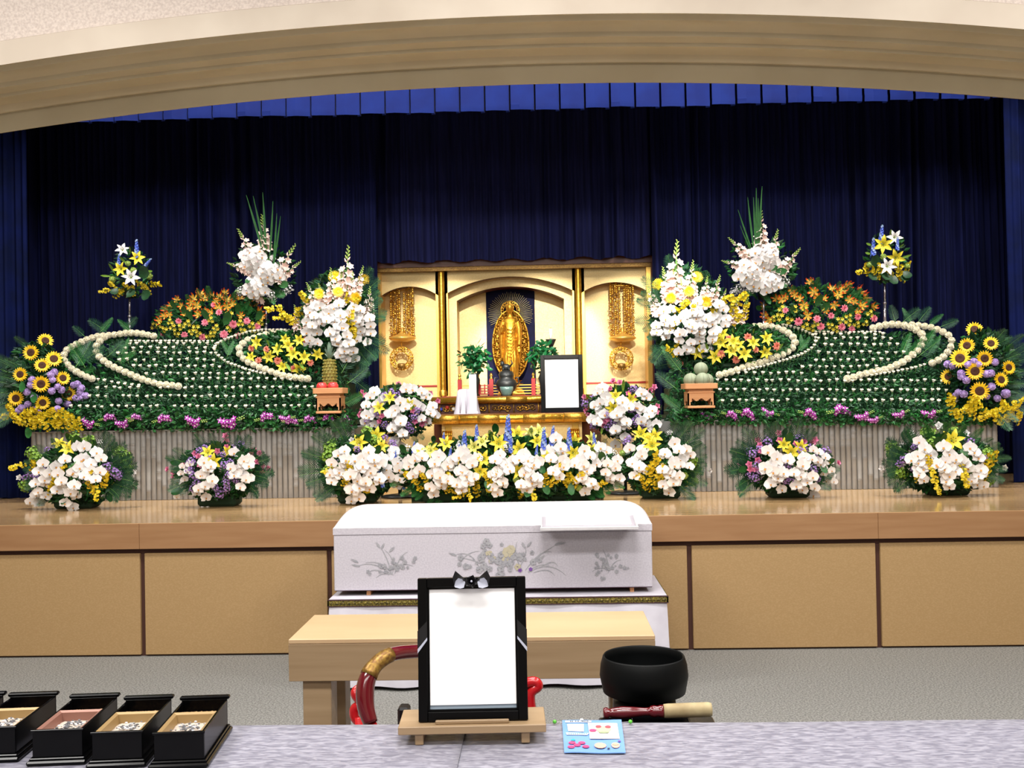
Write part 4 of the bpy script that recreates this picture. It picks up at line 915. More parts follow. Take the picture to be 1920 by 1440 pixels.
a.put('rose', [(423, 818), (425, 828), (315, 880), (326, 886, 12), (325, 895, 10), (476, 846), (470, 852), (372, 856), (376, 872), (491, 873), (502, 878, 12), (491, 886), (482, 866), (408, 846), (366, 850), (486, 850, 12), (425, 838, 12), (344, 872, 12)])
a.put('ylily', [(390, 850, 24), (402, 866, 30), (426, 846, 22)]); a.leaves([(402, 845, 400, 826), (340, 870, 316, 865), (345, 915, 318, 928), (440, 860, 462, 845), (410, 845, 412, 822)])
a.spray([(352, 868), (348, 885), (340, 900), (342, 918), (338, 932)], 15, .4, 10); a.spray([(378, 876), (400, 885), (378, 905), (392, 918), (376, 930), (398, 942)], 23, .5, 15); a.spray([(456, 852), (444, 866), (460, 882), (448, 898), (464, 906)], 24, .6, 13)
# centre group
a = fl('floor arrangement of white orchids under three pale lilies, left of centre', 672, 878, 72, 62, 7.95); finish(a, 1300)
a.rim(130, 230, 12, 55, None, .75); a.rim(100, 135, 3, 60, None, .7); a.put('solid', [(620, 842, 32), (690, 812, 28), (616, 856, 28), (700, 826, 24), (626, 832, 24), (616, 882, 24)]); a.put('mum', [(597, 892, 15), (636, 846), (660, 825)])
a.put('purp', [(628, 868, 14), (720, 822, 18), (738, 838, 18), (670, 842, 16), (735, 830, 18)]); a.onc([(650, 885, 32), (615, 882, 26, 2.5), (690, 915, 32), (648, 900, 28), (680, 920, 26), (656, 876, 24)]); a.delph([(710, 888, 24), (717, 900, 24), (742, 846, 20)])
a.put('ylily', [(675, 832, 30), (705, 818, 30), (715, 838, 26)]); a.leaves([(690, 830, 690, 800), (672, 830, 670, 812), (705, 850, 716, 830)])
a.spray([(660, 852), (640, 862), (628, 880), (632, 900)], 25, .5, 10); a.spray([(668, 858), (662, 876), (682, 890), (664, 905), (680, 918), (655, 928)], 27, .55, 15); a.spray([(708, 850), (690, 866), (712, 880), (700, 898), (704, 912)], 26, .5, 12)
a = fl('long low central arrangement of orchids, yellow lilies and blue delphiniums', 950, 880, 222, 62, 7.9, .32); a.fill(3800, .075, [g_dark, g_leaf, g_dark, g_fern]); a.foam(1.3, .1, ZS)
MB().box(-.75, .75, .02, .3, .0, .18).obj('planter', m_foam, a.t)
a.rim(200, 340, 26, 34, FERN, .93); a.rim(20, 160, 18, 34, FERN, .75)
a.delph([(951, 802, 52), (871, 826, 42), (894, 812, 34), (1018, 820, 40), (1036, 815, 36), (1066, 820, 40), (1114, 824, 28), (830, 822, 24), (845, 847, 22), (957, 832, 30), (1180, 888, 22), (740, 856, 24), (757, 907, 20), (775, 838, 22), (1006, 842, 20), (860, 840, 18), (1133, 842, 24)])
a.put('wfill', [(864, 838, 24), (866, 846, 20), (950, 838, 18), (1150, 850, 16), (764, 842, 18), (955, 825, 18)]); a.put('llily', [(809, 846, 28), (903, 830, 28), (1009, 812, 30), (1106, 824, 26), (890, 838, 26), (996, 812, 26)])
a.put('ylily', [(836, 834, 30), (823, 858, 26), (921, 820, 24), (935, 832, 30), (970, 816, 30), (974, 842, 30), (1006, 830, 28), (857, 862, 24), (907, 861, 30), (900, 884, 30), (971, 884, 28), (1027, 858, 24), (1043, 890, 26), (1075, 828, 26), (1074, 849, 26), (1109, 844, 24), (812, 840, 22), (790, 852, 22)])
a.onc([(770, 897, 34), (783, 908, 32), (855, 915, 34), (892, 917, 34), (846, 899, 32), (914, 899, 30), (919, 914, 30), (979, 912, 34), (1001, 924, 30, 1.3), (1022, 897, 32), (1040, 897, 32), (1070, 901, 36), (1082, 894, 32), (1123, 908, 30), (862, 930, 30, 2.6), (805, 924, 26), (872, 908, 30), (880, 926, 28, 1), (1030, 906, 28), (1066, 910, 30), (974, 925, 26), (840, 912, 28), (1050, 880, 28), (925, 890, 24), (795, 898, 26)])
a.leaves([(930, 815, 928, 788), (995, 905, 985, 938), (1070, 905, 1072, 934), (910, 900, 920, 922), (1020, 905, 1030, 932), (845, 885, 850, 870), (1130, 870, 1126, 840), (955, 880, 960, 862), (915, 880, 922, 865), (812, 830, 815, 812), (1010, 870, 1024, 892), (760, 850, 750, 828)]); a.put('button', [(968, 900, 14), (878, 910, 12), (1086, 915, 14), (1140, 880, 12)])
for sp, sz, n in [([(752, 852), (735, 868), (742, 890), (736, 906)], 26, 11), ([(774, 850), (786, 868), (768, 884)], 25, 7), ([(838, 856), (826, 874), (838, 888), (812, 900), (822, 922)], 26, 14), ([(884, 850), (866, 868), (884, 884), (866, 900), (874, 912)], 27, 14),
                  ([(952, 856), (936, 872), (946, 888), (926, 902), (940, 918)], 25, 14), ([(998, 856), (980, 872), (1004, 884), (984, 900), (1000, 914)], 27, 15), ([(1052, 834), (1034, 836), (1048, 856), (1040, 872), (1056, 886)], 26, 12),
                  ([(1086, 852), (1100, 866), (1084, 880), (1106, 890), (1092, 908), (1108, 918)], 25, 15), ([(1120, 850), (1134, 856), (1128, 872)], 24, 6), ([(1146, 860), (1142, 878), (1154, 892), (1150, 914)], 22, 10)]:
    a.spray(sp, sz, .5, n)
a = fl('floor arrangement of white orchids over yellow sprays, right of centre', 1236, 872, 68, 58, 7.95); finish(a, 1200)
a.rim(-55, 45, 12, 45, None, .75); a.rim(40, 75, 4, 60, None, .7); a.put('solid', [(1302, 880, 28), (1296, 865, 24), (1298, 900, 24), (1288, 848, 22)]); a.put('mum', [(1256, 812), (1330, 883, 12), (1284, 838, 12)]); a.put('purp', [(1176, 830, 22), (1262, 829, 16), (1290, 855, 16), (1302, 868, 12), (1180, 822, 16)])
a.onc([(1225, 870, 34), (1220, 893, 34), (1235, 885, 36), (1282, 905, 30), (1205, 900, 34), (1228, 860, 30), (1215, 880, 32), (1240, 900, 34), (1196, 905, 28), (1276, 915, 26), (1230, 908, 30), (1210, 912, 28)]); a.put('ylily', [(1202, 814, 28), (1222, 836, 32), (1228, 820, 28), (1215, 826, 26)]); a.leaves([(1229, 812, 1230, 790), (1245, 850, 1252, 830), (1215, 855, 1225, 840), (1200, 835, 1204, 858)]); a.put('button', [(1284, 892, 15), (1168, 850, 14)])
a.spray([(1194, 838), (1186, 855), (1204, 866), (1186, 880), (1200, 888)], 24, .5, 11); a.spray([(1252, 838), (1262, 852), (1248, 870), (1266, 882), (1250, 900), (1262, 916)], 25, .55, 14); a.spray([(1278, 850), (1290, 862), (1282, 876)], 21, .5, 6)
# pair beside the altar table, on slim stands
def mid(label, cx, cy, Y, mir=1):
    a = Arr('stand_arrangement', label, cx, cy, 68, 50, Y, .28, Vector((P(cx, cy, Y).x, Y, ZS))); b = P(cx, cy + 20, Y) - a.o
    MB().tube([(b.x, 0, .02), (b.x, 0, b.z)], .016, 10).obj('pole', m_bronze, a.t, True); MB().lathe([(0, 0), (.16, 0), (.16, .012), (.03, .03), (0, .03)], 24).obj('foot', m_bronze, a.t, True); a.fill(1100, .07); return a
a = mid('stand bouquet of white orchids and pink sprigs left of altar table', 748, 772, 8.35)
a.put('rose', [(680, 735), (686, 742), (747, 721), (820, 752), (680, 770), (688, 778), (790, 795), (716, 780), (700, 765), (676, 778), (683, 788), (725, 775), (778, 790), (796, 788), (712, 790), (774, 770), (755, 732), (806, 738)], 13)
a.put('purp', [(722, 796), (776, 782), (770, 806), (735, 800), (690, 790), (720, 742), (765, 798), (745, 742), (782, 770), (735, 735), (708, 775)], 17); a.leaves([(740, 735, 742, 716), (725, 738, 724, 718), (680, 745, 672, 730), (770, 770, 780, 756), (792, 750, 812, 736)], SLIM, 'lily_leaf')
a.put('ylily', [(732, 747, 24), (712, 766, 24), (768, 758, 22)]); a.spray([(716, 738), (700, 752), (694, 770), (700, 786), (692, 796)], 22, .5, 12); a.spray([(740, 762), (752, 776), (734, 788), (754, 800), (740, 812), (758, 828)], 23, .6, 16); a.spray([(760, 742), (782, 744), (800, 758), (796, 775), (812, 786)], 23, .6, 15)
a.palms([(780, 810, 800, 826), (770, 815, 790, 835), (700, 800, 685, 822)])
a = mid('stand bouquet of white orchids and pink sprigs right of altar table', 1170, 772, 8.35)
a.put('rose', [(1150, 715), (1162, 718), (1219, 732), (1226, 726), (1096, 744), (1135, 791), (1140, 786), (1230, 772), (1144, 730), (1100, 770), (1104, 778), (1178, 738), (1232, 762), (1188, 745), (1130, 796), (1212, 738), (1120, 736)], 13)
a.put('purp', [(1098, 757), (1187, 730, 20), (1178, 760), (1190, 790, 22), (1114, 798), (1140, 800), (1196, 782), (1110, 748), (1184, 768), (1176, 798), (1200, 735), (1142, 778), (1205, 800), (1150, 790)], 18); a.leaves([(1168, 735, 1169, 706), (1155, 738, 1154, 716), (1110, 750, 1095, 736), (1130, 798, 1126, 818)], SLIM, 'lily_leaf')
a.put('ylily', [(1154, 743, 22), (1182, 748, 22), (1150, 765, 24)]); a.spray([(1142, 736), (1124, 748), (1132, 764), (1114, 776), (1130, 786)], 23, .6, 15); a.spray([(1158, 762), (1174, 776), (1154, 792), (1172, 806), (1154, 820), (1166, 832)], 23, .55, 15); a.spray([(1194, 748), (1212, 760), (1204, 776), (1222, 788), (1214, 800)], 23, .6, 13)
a.palms([(1130, 810, 1105, 832), (1140, 820, 1120, 845), (1200, 810, 1225, 830)])
a = fl('floor arrangement of white orchids and pink blossoms before right bamboo', 1475, 872, 84, 54, 7.86); finish(a, 1300)
a.rim(135, 215, 11, 55, None, .75); a.rim(60, 125, 7, 50, None, .7); a.rim(-45, 30, 6, 40, None, .7); a.palms([(1420, 850, 1408, 800), (1410, 860, 1360, 860), (1412, 875, 1352, 880), (1470, 840, 1480, 790), (1505, 845, 1530, 800)])
a.put('purp', [(1440, 828, 22), (1412, 851, 22), (1420, 872), (1417, 896), (1497, 822, 22), (1545, 847, 22), (1475, 888), (1482, 902), (1495, 912, 16), (1532, 898, 16), (1500, 846, 20), (1425, 842), (1535, 855), (1478, 870), (1516, 840), (1408, 890), (1426, 884, 16), (1526, 880), (1405, 845), (1470, 900), (1552, 860, 16)])
a.put('rose', [(1420, 826, 16), (1427, 846), (1460, 812), (1462, 826), (1389, 870, 13), (1405, 871), (1407, 880), (1522, 831, 16), (1571, 868, 13), (1528, 825), (1425, 835), (1418, 880), (1492, 832), (1508, 828), (1438, 846), (1421, 863)]); a.put('ylily', [(1470, 834, 26), (1483, 848, 28), (1500, 838, 24)])
a.leaves([(1478, 835, 1480, 804), (1450, 845, 1440, 862), (1400, 855, 1375, 848), (1402, 880, 1378, 880), (1398, 895, 1385, 925), (1545, 870, 1568, 858), (1470, 818, 1472, 798), (1540, 870, 1550, 892)])
a.spray([(1455, 852), (1440, 864), (1460, 876), (1440, 892), (1460, 904), (1455, 912)], 26, .55, 15); a.spray([(1492, 856), (1490, 872), (1512, 884), (1498, 900), (1516, 912), (1514, 926)], 24, .6, 15); a.spray([(1520, 850), (1538, 858), (1550, 872), (1550, 888), (1556, 904)], 18, .45, 13)
a = fl('floor arrangement of white orchids with one yellow lily at far right', 1772, 870, 96, 56, 7.86); finish(a, 1500)
a.rim(130, 215, 10, 50, None, .75); a.rim(-30, 45, 8, 45, None, .8); a.rim(50, 130, 8, 44, FERN, .75); a.palms([(1700, 850, 1650, 820), (1700, 870, 1645, 860), (1700, 890, 1650, 890), (1705, 905, 1665, 920), (1710, 840, 1680, 800)])
a.put('solid', [(1676, 850, 30), (1740, 815, 34), (1685, 886, 30), (1672, 838, 24), (1850, 852, 28), (1750, 830, 26), (1790, 812, 26), (1852, 900, 26)]); a.put('mum', [(1760, 799, 17), (1710, 812, 13), (1692, 836, 14), (1654, 878, 14), (1811, 813, 14), (1845, 834, 14), (1882, 877, 14)])
a.put('purp', [(1727, 826, 18), (1695, 862, 22), (1686, 871, 18), (1818, 828, 20), (1704, 858, 16), (1714, 838, 16), (1846, 858, 14), (1712, 880, 12)]); a.onc([(1854, 866, 36), (1852, 885, 34), (1845, 876, 32), (1808, 886, 36, 1.5), (1813, 900, 32, 1.5), (1747, 876, 34, 1.2), (1754, 902, 34, 1.3), (1760, 918, 24, 1.3), (1864, 858, 28), (1846, 892, 28), (1740, 866, 26), (1720, 895, 24)])
a.stick(PR['ylily'], 'yellow_lily', 1780, 832, 1790, 818, 2.0) if False else a.put('ylily', [(1784, 827, 40)], jit=.1); a.leaves([(1768, 830, 1770, 808), (1758, 840, 1754, 812), (1745, 885, 1748, 905), (1800, 840, 1816, 858), (1772, 825, 1768, 804)])
a.spray([(1735, 838), (1716, 846), (1734, 860), (1714, 872), (1734, 882), (1722, 890)], 25, .6, 15); a.spray([(1780, 850), (1760, 856), (1784, 872), (1764, 884), (1786, 894), (1772, 902)], 26, .6, 15); a.spray([(1806, 848), (1816, 858), (1828, 872), (1822, 888), (1836, 900), (1830, 910)], 24, .55, 14)

# ================================================================== GOLD ALTAR
YA = 10.0
def X(px, Y=YA, py=600): return P(px, py, Y).x
def Z(py, Y=YA, px=960): return P(px, py, Y).z
alt = thing('altar', (0, YA, ZS), 'gold altar alcove with three arched bays and round pillars', 'altar'); ao = alt.location.copy()
def ap(mb, name, m, sm=False):
    o = mb.obj(name, m, alt, sm, loc=-ao); return o
x0, x1 = X(706), X(1222); zt = Z(487); zb = ZS
ap(MB().box(x0 - .3, x0, YA, 11.0, zb, zt).box(x1, x1 + .3, YA, 11.0, zb, zt), 'side_wall', m_brownred)
ap(MB().box(x0 - .3, x1 + .3, YA - .03, 11.0, Z(498), Z(480)), 'top_beam', m_brownred)
ap(MB().box(x0, x1, YA - .01, YA + .06, Z(505), Z(498)), 'beam_moulding', m_goldw)
ap(MB().box(x0 - .3, x1 + .3, 10.98, 11.05, zb, zt), 'back_wall', m_goldpanel)
xp = [X(821), X(833), X(1080), X(1092)]
# side bays: arched frame in front, flat panel behind
for nm, a, b in (('bay_arch', x0, xp[0] + .02), ('bay_arch', xp[3] - .02, x1)):
    mid_ = (a + b) / 2; h = (b - a) / 2
    ap(MB().arch_plate(a, b, Z(560), Z(502), a + .004, b - .004, Z(552), Z(531), YA + .10, YA + .24, 0, 1), nm, [m_goldpanel, m_brownred])
    ap(MB().box(a, b, YA + .30, YA + .34, zb, zt), 'bay_panel', m_goldpanel)
    ap(MB().box(a, b, YA + .288, YA + .30, Z(722.5, YA + .3), Z(719.5, YA + .3)), 'red_line', m_redline)
    ap(MB().box(a, b, YA + .22, YA + .30, zb, Z(742)), 'ledge', m_goldpanel)
ap(MB().box(x0, x0 + M_(8, YA), YA + .02, YA + .3, zb, Z(500)), 'jamb', m_goldrail); ap(MB().box(x1 - M_(8, YA), x1, YA + .02, YA + .3, zb, Z(500)), 'jamb', m_goldrail)
# round pillars
for a, b in ((xp[0], xp[1]), (xp[2], xp[3])):
    r = (b - a) / 2; c = (a + b) / 2; pl = MB().lathe([(r, 0), (r, Z(500) - zb)], 20); ap_ = pl.obj('pillar', m_gold, alt, True, loc=(c, .08, 0))
    MB().lathe([(r * 1.25, 0), (r * 1.25, .04), (r * 1.02, .06)], 20).obj('collar', m_goldfine, ap_, True, loc=(0, 0, Z(740) - zb))
    ap(MB().box(c - r * 1.9, c + r * 1.9, YA + .1, YA + .3, zb, Z(500)), 'pilaster', m_goldrail)
# centre bay: two stepped arches
ca, cb = xp[1] - .01, xp[2] + .01
ap(MB().arch_plate(ca, cb, Z(740), Z(502), X(836), X(1078), Z(546), Z(516), YA + .10, YA + .20, 0, 1), 'outer_arch', [m_goldpanel, m_brownred])
Y2 = YA + .26; ap(MB().arch_plate(ca, cb, Z(742, Y2), Z(505, Y2), X(857, Y2), X(1058, Y2), Z(562, Y2), Z(537, Y2), Y2, Y2 + .26, 0, 1), 'inner_arch', [m_goldpanel, m_brownred])
Y3 = YA + .56; ap(MB().box(ca, cb, Y3, Y3 + .03, zb, zt - .02), 'inner_back', m_goldpanel)
ap(MB().box(X(912, Y3), X(1003, Y3), Y3 - .02, Y3 - .002, Z(742, Y3), Z(530, Y3), 0, .003), 'navy_panel', m_navypanel)
# floor of the alcove and its low red fence
YR = YA - .22
zsh = P(960, 741, YA - .36).z
fen = MB(); fg = MB(); fp = MB()
fx_ = [X(p, YR) for p in (860, 894, 919, 998, 1030, 1056)]
zf0, zf1 = Z(737, YR), Z(716, YR)
rail = thing('altar_railing', ((fx_[0] + fx_[-1]) / 2, YR, zsh), 'low red lacquer railing with gold-tipped posts inside altar', 'railing'); ro = rail.location
for x in fx_:
    o = MB().box(-.02, .02, -.012, .012, 0, zf1 - zsh + .03, 0, .002).obj('post', m_redline, rail, loc=(x - ro.x, 0, 0))
    MB().lathe([(.013, 0), (.015, .012), (.006, .018), (.015, .032), (.013, .045), (.004, .058), (0, .064)], 12).obj('finial', m_gold, o, True, loc=(0, 0, zf1 - zsh + .03))
for (a, b), red in zip(zip(fx_[:-1], fx_[1:]), (0, 1, 0, 0, 1)):
    if a == fx_[2]: pass
    o = MB()
    for k in range(4): o.box(a + .012 - ro.x, b - .012 - ro.x, -.006, .006, .012 + k * .027, .022 + k * .027, 0)
    o.obj('rail', m_goldrail if not red else m_redline, rail)
    if red:
        q = MB(); n_ = 3
        for i in range(n_): q.box(a + (b - a) * (i + .5) / n_ - .007 - ro.x, a + (b - a) * (i + .5) / n_ + .007 - ro.x, -.005, .005, .02, .11)
        q.obj('baluster', m_redline, rail)
ap(MB().box(ca, cb, YR - .03, YR + .3, zsh - .025, zsh - .001), 'sill', m_redline)
# tiered altar tables
def table(name, label, pxa, pxb, ytop, yrim, ybody, Y, dep, zbot, frieze=False):
    xa, xb = X(pxa, Y, ytop), X(pxb, Y, ytop); z1 = P(960, ytop, Y).z; zr = P(960, yrim, Y).z
    t = thing(name, ((xa + xb) / 2, Y, zbot), label, 'altar table'); W = (xb - xa) / 2; H1 = z1 - zbot; Hr = zr - zbot
    MB().box(-W, W, 0, dep, H1 - .012, H1, 0, .003).obj('table_top', m_brownred, t)
    MB().tube([(-W, .012, (H1 + Hr) / 2 - .004), (W, .012, (H1 + Hr) / 2 - .004)], (H1 - Hr) / 2, 16).box(-W + .01, W - .01, .012, dep, Hr, H1 - .014).obj('gilt_rim', m_gold, t, True)
    for q in (-.78, -.28, .28, .78) if not frieze else (-.0,):
        MB().tube([(W * q - .1, .010, (H1 + Hr) / 2 - .004), (W * q + .1, .010, (H1 + Hr) / 2 - .004)], (H1 - Hr) / 2 + .003, 16).obj('engraved_band', m_goldfine, t, True)
    return t, W, H1, Hr
Yu = YA - .40; tu, W, H1, Hr = table('altar_table', 'upper gilt altar shelf with carved frieze under the railing', 806, 1132, 742, 755, 775, Yu, .75, ZS, True)
MB().box(-W + .03, W - .03, .05, .7, 0, Hr).obj('body', m_brownred, tu)
fz0 = P(960, 775, Yu).z - ZS; n_ = 26
for i in range(n_):
    x = -W + .06 + (2 * W - .12) * (i + .5) / n_; zc_ = (Hr + fz0) / 2; hh = (Hr - fz0) * .42; b = MB(); rnd = random.Random(i)
    if i % 4 == 0: b.box(x - .006, x + .006, .02, .05, fz0, Hr)
    else:
        for k in range(7):
            a_ = k * .9 + i; r_ = hh * .8; b.tube([(x + r_ * .9 * cos(a_ + q), .045 - .012 * sin(q * 2), zc_ + r_ * .9 * sin(a_ + q) * (.4 + .1 * k)) for q in (0, .6, 1.2, 1.8)], [.002, .006, .005, .002], 5)
        b.ell((x, .035, zc_), (hh * .35, .014, hh * .35), 8, 6)
    b.obj('carving', m_goldfine if i % 3 else m_goldw, tu, True)
for i in range(5):
    x = -W + .1 + i * .06; b = MB(); b.ell((x, .03, fz0 + .05 + .015 * (i % 2)), (.02, .012, .018), 8, 6); b.obj('carving', [mat('carved_blue', '#2a3a9a', .5), mat('carved_red', '#b03020', .5), mat('carved_white', '#d8d4c8', .5), mat('carved_teal', '#5a8a80', .5), mat('carved_purple', '#6a4080', .5)][i], tu, True)
Yl = YA - .85; tl, W, H1, Hr = table('altar_table', 'lower gilt altar table with rounded rim and ringed legs', 806, 1112, 775, 792, 830, Yl, .46, ZS)
MB().box(-W + .10, W - .10, .06, .42, H1 - .25, Hr).obj('apron', m_goldpanel, tl)
MB().box(-W + .12, W - .12, .045, .06, Hr - .028, Hr - .012).box(-W + .12, W - .12, .045, .06, H1 - .25, H1 - .235).obj('apron_moulding', m_goldrail, tl)
for q in (-1, 0, 1):
    o = MB().box(-.03, .03, 0, .36, 0, H1 - .06, 0, .004).obj('leg', m_goldrail, tl, loc=(q * (W - .16), .05, 0))
    for s_ in range(5): MB().tube([(-.045 + .018 * s_, 0, -.04), (-.050 + .019 * s_, -.014, 0), (-.045 + .018 * s_, 0, .04)], .010, 8).obj('ring', m_gold, o, True, loc=(0, 0, Hr - .11))
MB().box(-W - .05, W + .05, -.02, .44, .0, .10, 0, .006).obj('plinth', m_goldpanel, tl)
MB().box(-W + .0, W - .0, -.01, .4, .24, .27, 0, .006).obj('lower_rim', m_goldrail, tl)

# ------------------------------------------------------------------ Buddha statue
YBd = YA + .30; bz = Z(716, YBd); Hh = Z(567, YBd) - bz; bx = X(957, YBd, 640)
st = thing('buddha_statue', (bx, YBd, zsh), 'standing gold buddha statue before navy panel at altar centre', 'statue'); dz = bz - zsh
S_ = Hh
b = MB()
prof_b = [(0.0, .105, .075, 0), (.05, .12, .085, 0), (.16, .118, .082, 0), (.30, .125, .085, 0), (.42, .12, .08, 0), (.52, .118, .078, -.005), (.60, .112, .072, -.004), (.68, .118, .072, 0), (.745, .13, .072, .005), (.785, .115, .062, .008), (.815, .07, .048, .01), (.835, .045, .042, .01), (.86, .042, .042, .008)]
nn = 40; k0 = len(b.v)
for z, rx, ry, cy in prof_b:
    for i in range(nn):
        a_ = 2 * pi * i / nn; f = 1 + (.07 if z < .5 else .035) * (1 - z) * sin(13 * a_) * (1 if z < .72 else 0) + (.04 * sin(34 * z + 5 * abs(cos(a_))) if .25 < z < .78 and sin(a_) < 0 else 0)
        b.v.append((rx * cos(a_) * f * S_, (ry * sin(a_) * f + cy) * S_, z * S_))
for j in range(len(prof_b) - 1):
    for i in range(nn): b.f.append((j * nn + i, j * nn + (i + 1) % nn, (j + 1) * nn + (i + 1) % nn, (j + 1) * nn + i)); b.m.append(0)
b.f.append(tuple(range(nn - 1, -1, -1))); b.m.append(0); b.f.append(tuple((len(prof_b) - 1) * nn + i for i in range(nn))); b.m.append(0)
sc = lambda *p: tuple(q * S_ for q in p)
def face(d):
    k = 1.0
    if d.y < 0:
        k += .10 * math.exp(-((d.x / .16) ** 2 + ((d.z + .05) / .22) ** 2)) - .06 * math.exp(-(((abs(d.x) - .33) / .16) ** 2 + ((d.z - .12) / .1) ** 2)) + .04 * math.exp(-((d.x / .22) ** 2 + ((d.z + .48) / .07) ** 2)) + .05 * math.exp(-((d.x / .25) ** 2 + ((d.z + .85) / .15) ** 2))
    return k
b.ell(sc(0, 0, .915), sc(.052, .058, .068), 28, 22, 0, fn=face)
for s in (-1, 1): b.ell(sc(s * .055, .005, .9), sc(.009, .014, .036), 8, 8)
# sleeves and arms: right hand raised, left hand lowered
b.tube([sc(-.115, 0, .745), sc(-.138, -.015, .66), sc(-.140, -.03, .60), sc(-.135, -.085, .64), sc(-.115, -.11, .69)], [q * S_ for q in (.05, .05, .046, .034, .022)], 12)
b.tube([sc(.115, 0, .745), sc(.138, -.01, .66), sc(.142, -.02, .57), sc(.148, -.07, .50), sc(.14, -.10, .45)], [q * S_ for q in (.05, .05, .046, .034, .022)], 12)
for s, zt_ in ((-1, .62), (1, .54)):
    b.tube([sc(s * .138, -.03, zt_), sc(s * .146, -.03, zt_ - .15), sc(s * .142, -.02, zt_ - .33)], [q * S_ for q in (.045, .032, .01)], 12, flat=1.0)
def hand(cx, cy, cz, up):
    b.ell(sc(cx, cy, cz + up * .018), sc(.019, .010, .024), 10, 8)
    for i in range(4):
        fx2 = (i - 1.5) * .0095; L = (.034, .040, .038, .030)[i]; b.tube([sc(cx + fx2, cy, cz + up * .034), sc(cx + fx2 * 1.1, cy - .003, cz + up * (.034 + L * .5)), sc(cx + fx2 * 1.1, cy - .010, cz + up * (.034 + L))], [S_ * .0048, S_ * .0045, S_ * .0036], 6)
    s = 1 if cx < 0 else -1; b.tube([sc(cx + s * .014, cy, cz + up * .010), sc(cx + s * .028, cy - .006, cz + up * .026), sc(cx + s * .027, cy - .012, cz + up * .042)], [S_ * .006, S_ * .005, S_ * .004], 6)
hand(-.113, -.115, .70, 1); hand(.14, -.105, .44, -1)
for s in (-1, 1): b.ell(sc(s * .045, -.085, .012), sc(.030, .05, .016), 10, 6)
o = b.obj('body', m_statue, st, True, loc=(0, 0, dz))
o.scale = (.78, 1, 1); rm = o.modifiers.new('remesh', 'REMESH'); rm.mode = 'VOXEL'; rm.voxel_size = .0025; rm.use_smooth_shade = True
# draped shawl folds over chest
b = MB()
for k in range(9):
    q = k / 8; pts = [sc(-.10 + .03 * q, -.05, .74 - .3 * q), sc(-.04, -.088, .66 - .34 * q), sc(.02, -.092, .645 - .34 * q), sc(.09, -.06, .73 - .28 * q)]
    b.tube(pts, [S_ * .003, S_ * .008, S_ * .008, S_ * .003], 6)
for k in range(7): b.tube([sc(-.06 + .02 * k, -.078, .34), sc(-.063 + .021 * k, -.09, .18), sc(-.066 + .022 * k, -.088, .03)], [S_ * .003, S_ * .007, S_ * .006], 6)
b.obj('robe_folds', m_statue, st, True, loc=(0, 0, dz)).scale = (.78, 1, 1)
b = MB(); b.ell(sc(0, .008, .935), sc(.058, .062, .055), 16, 10); b.ell(sc(0, .01, .99), sc(.028, .03, .026), 12, 8)
for i in range(90):
    z = 1 - 1.25 * (i + .5) / 90; r = sqrt(1 - z * z); a_ = i * 2.4; d = Vector((r * cos(a_), r * sin(a_), z))
    if d.y < -.45 and d.z < .45: continue
    b.ell((d.x * .058 * S_, (.008 + d.y * .062) * S_, (.935 + d.z * .055) * S_), .008 * S_, 6, 4)
b.obj('hair', m_goldfine, st, True, loc=(0, 0, dz)).scale = (.85, 1, 1)
# oval mandorla with flame-scroll border
b = MB(); mx, mz = X(990, YBd) - bx, (Z(580, YBd) - Z(712, YBd)) / 2; mc = (Z(580, YBd) + Z(712, YBd)) / 2 - zsh; mc2 = mc
def oval(t): return (mx * 1.0 * sin(t) * (1 - .12 * cos(t + pi) * -1 if False else 1), mz * cos(t))
ring_o = []; nn = 60
for i in range(nn):
    t_ = 2 * pi * i / nn; x, z = oval(t_); ring_o.append((x, z))
k0 = len(b.v)
for y in (.11, .13):
    for f in (.55, 1.0):
        for x, z in ring_o: b.v.append((x * f, y, z * (f + .0) + mc2))
for i in range(nn):
    j = (i + 1) % nn; b.f += [(i, j, nn + j, nn + i), (2 * nn + i, 3 * nn + i, 3 * nn + j, 2 * nn + j), (nn + i, nn + j, 3 * nn + j, 3 * nn + i), (i, 2 * nn + i, 2 * nn + j, j)]; b.m += [0] * 4
for i in range(96):
    t_ = 2 * pi * i / 96; 
    for q, rr in ((.93, .016), (.78, .020), (.64, .015)):
        x, z = mx * q * sin(t_ + q * 9), mz * q * cos(t_ + q * 9); ph = i * 1.3; b.tube([(x + rr * cos(ph + w), .105 - .012 * sin(w), z + mc2 + rr * sin(ph + w)) for w in (0, 1, 2, 3, 4)], [.002, .006, .007, .005, .002], 5, cap=False)
b.obj('mandorla', mat('embossed_gold', '#b8862c', .34, metal=.85, col2='#7c5416', scale=110, bump=.5), st, True)
b = MB().tube([(mx * sin(q * pi / 30), .105, mz * cos(q * pi / 30) + mc2) for q in range(61)], .009, 8, cap=False); b.obj('mandorla_rim', m_gold, st, True)
b = MB(); hc = Z(583, YBd) - zsh - .02; 
for i in range(44):
    a_ = radians(-28 + 236 * i / 43); r1 = M_(43, YBd) * (1 if i % 2 else .96); b.tube([(.09 * cos(a_), .16, hc + .09 * sin(a_)), (r1 * cos(a_), .16, hc + r1 * sin(a_))], [.0022, .0030], 5)
b.obj('halo_ray', m_ray, st, True); 
b = MB().tube([(.095 * cos(q * pi / 16), .13, Z(578, YBd) - zsh + .095 * sin(q * pi / 16) - .01) for q in range(33)], .006, 8, cap=False).tube([(.07 * cos(q * pi / 16), .13, Z(578, YBd) - zsh + .07 * sin(q * pi / 16) - .01) for q in range(33)], .004, 6, cap=False)
for i in range(20): a_ = i * pi / 10; b.ell((.083 * cos(a_), .13, Z(578, YBd) - zsh + .083 * sin(a_) - .01), (.010, .005, .010), 6, 4)
b.obj('halo_disc', m_goldfine, st, True)
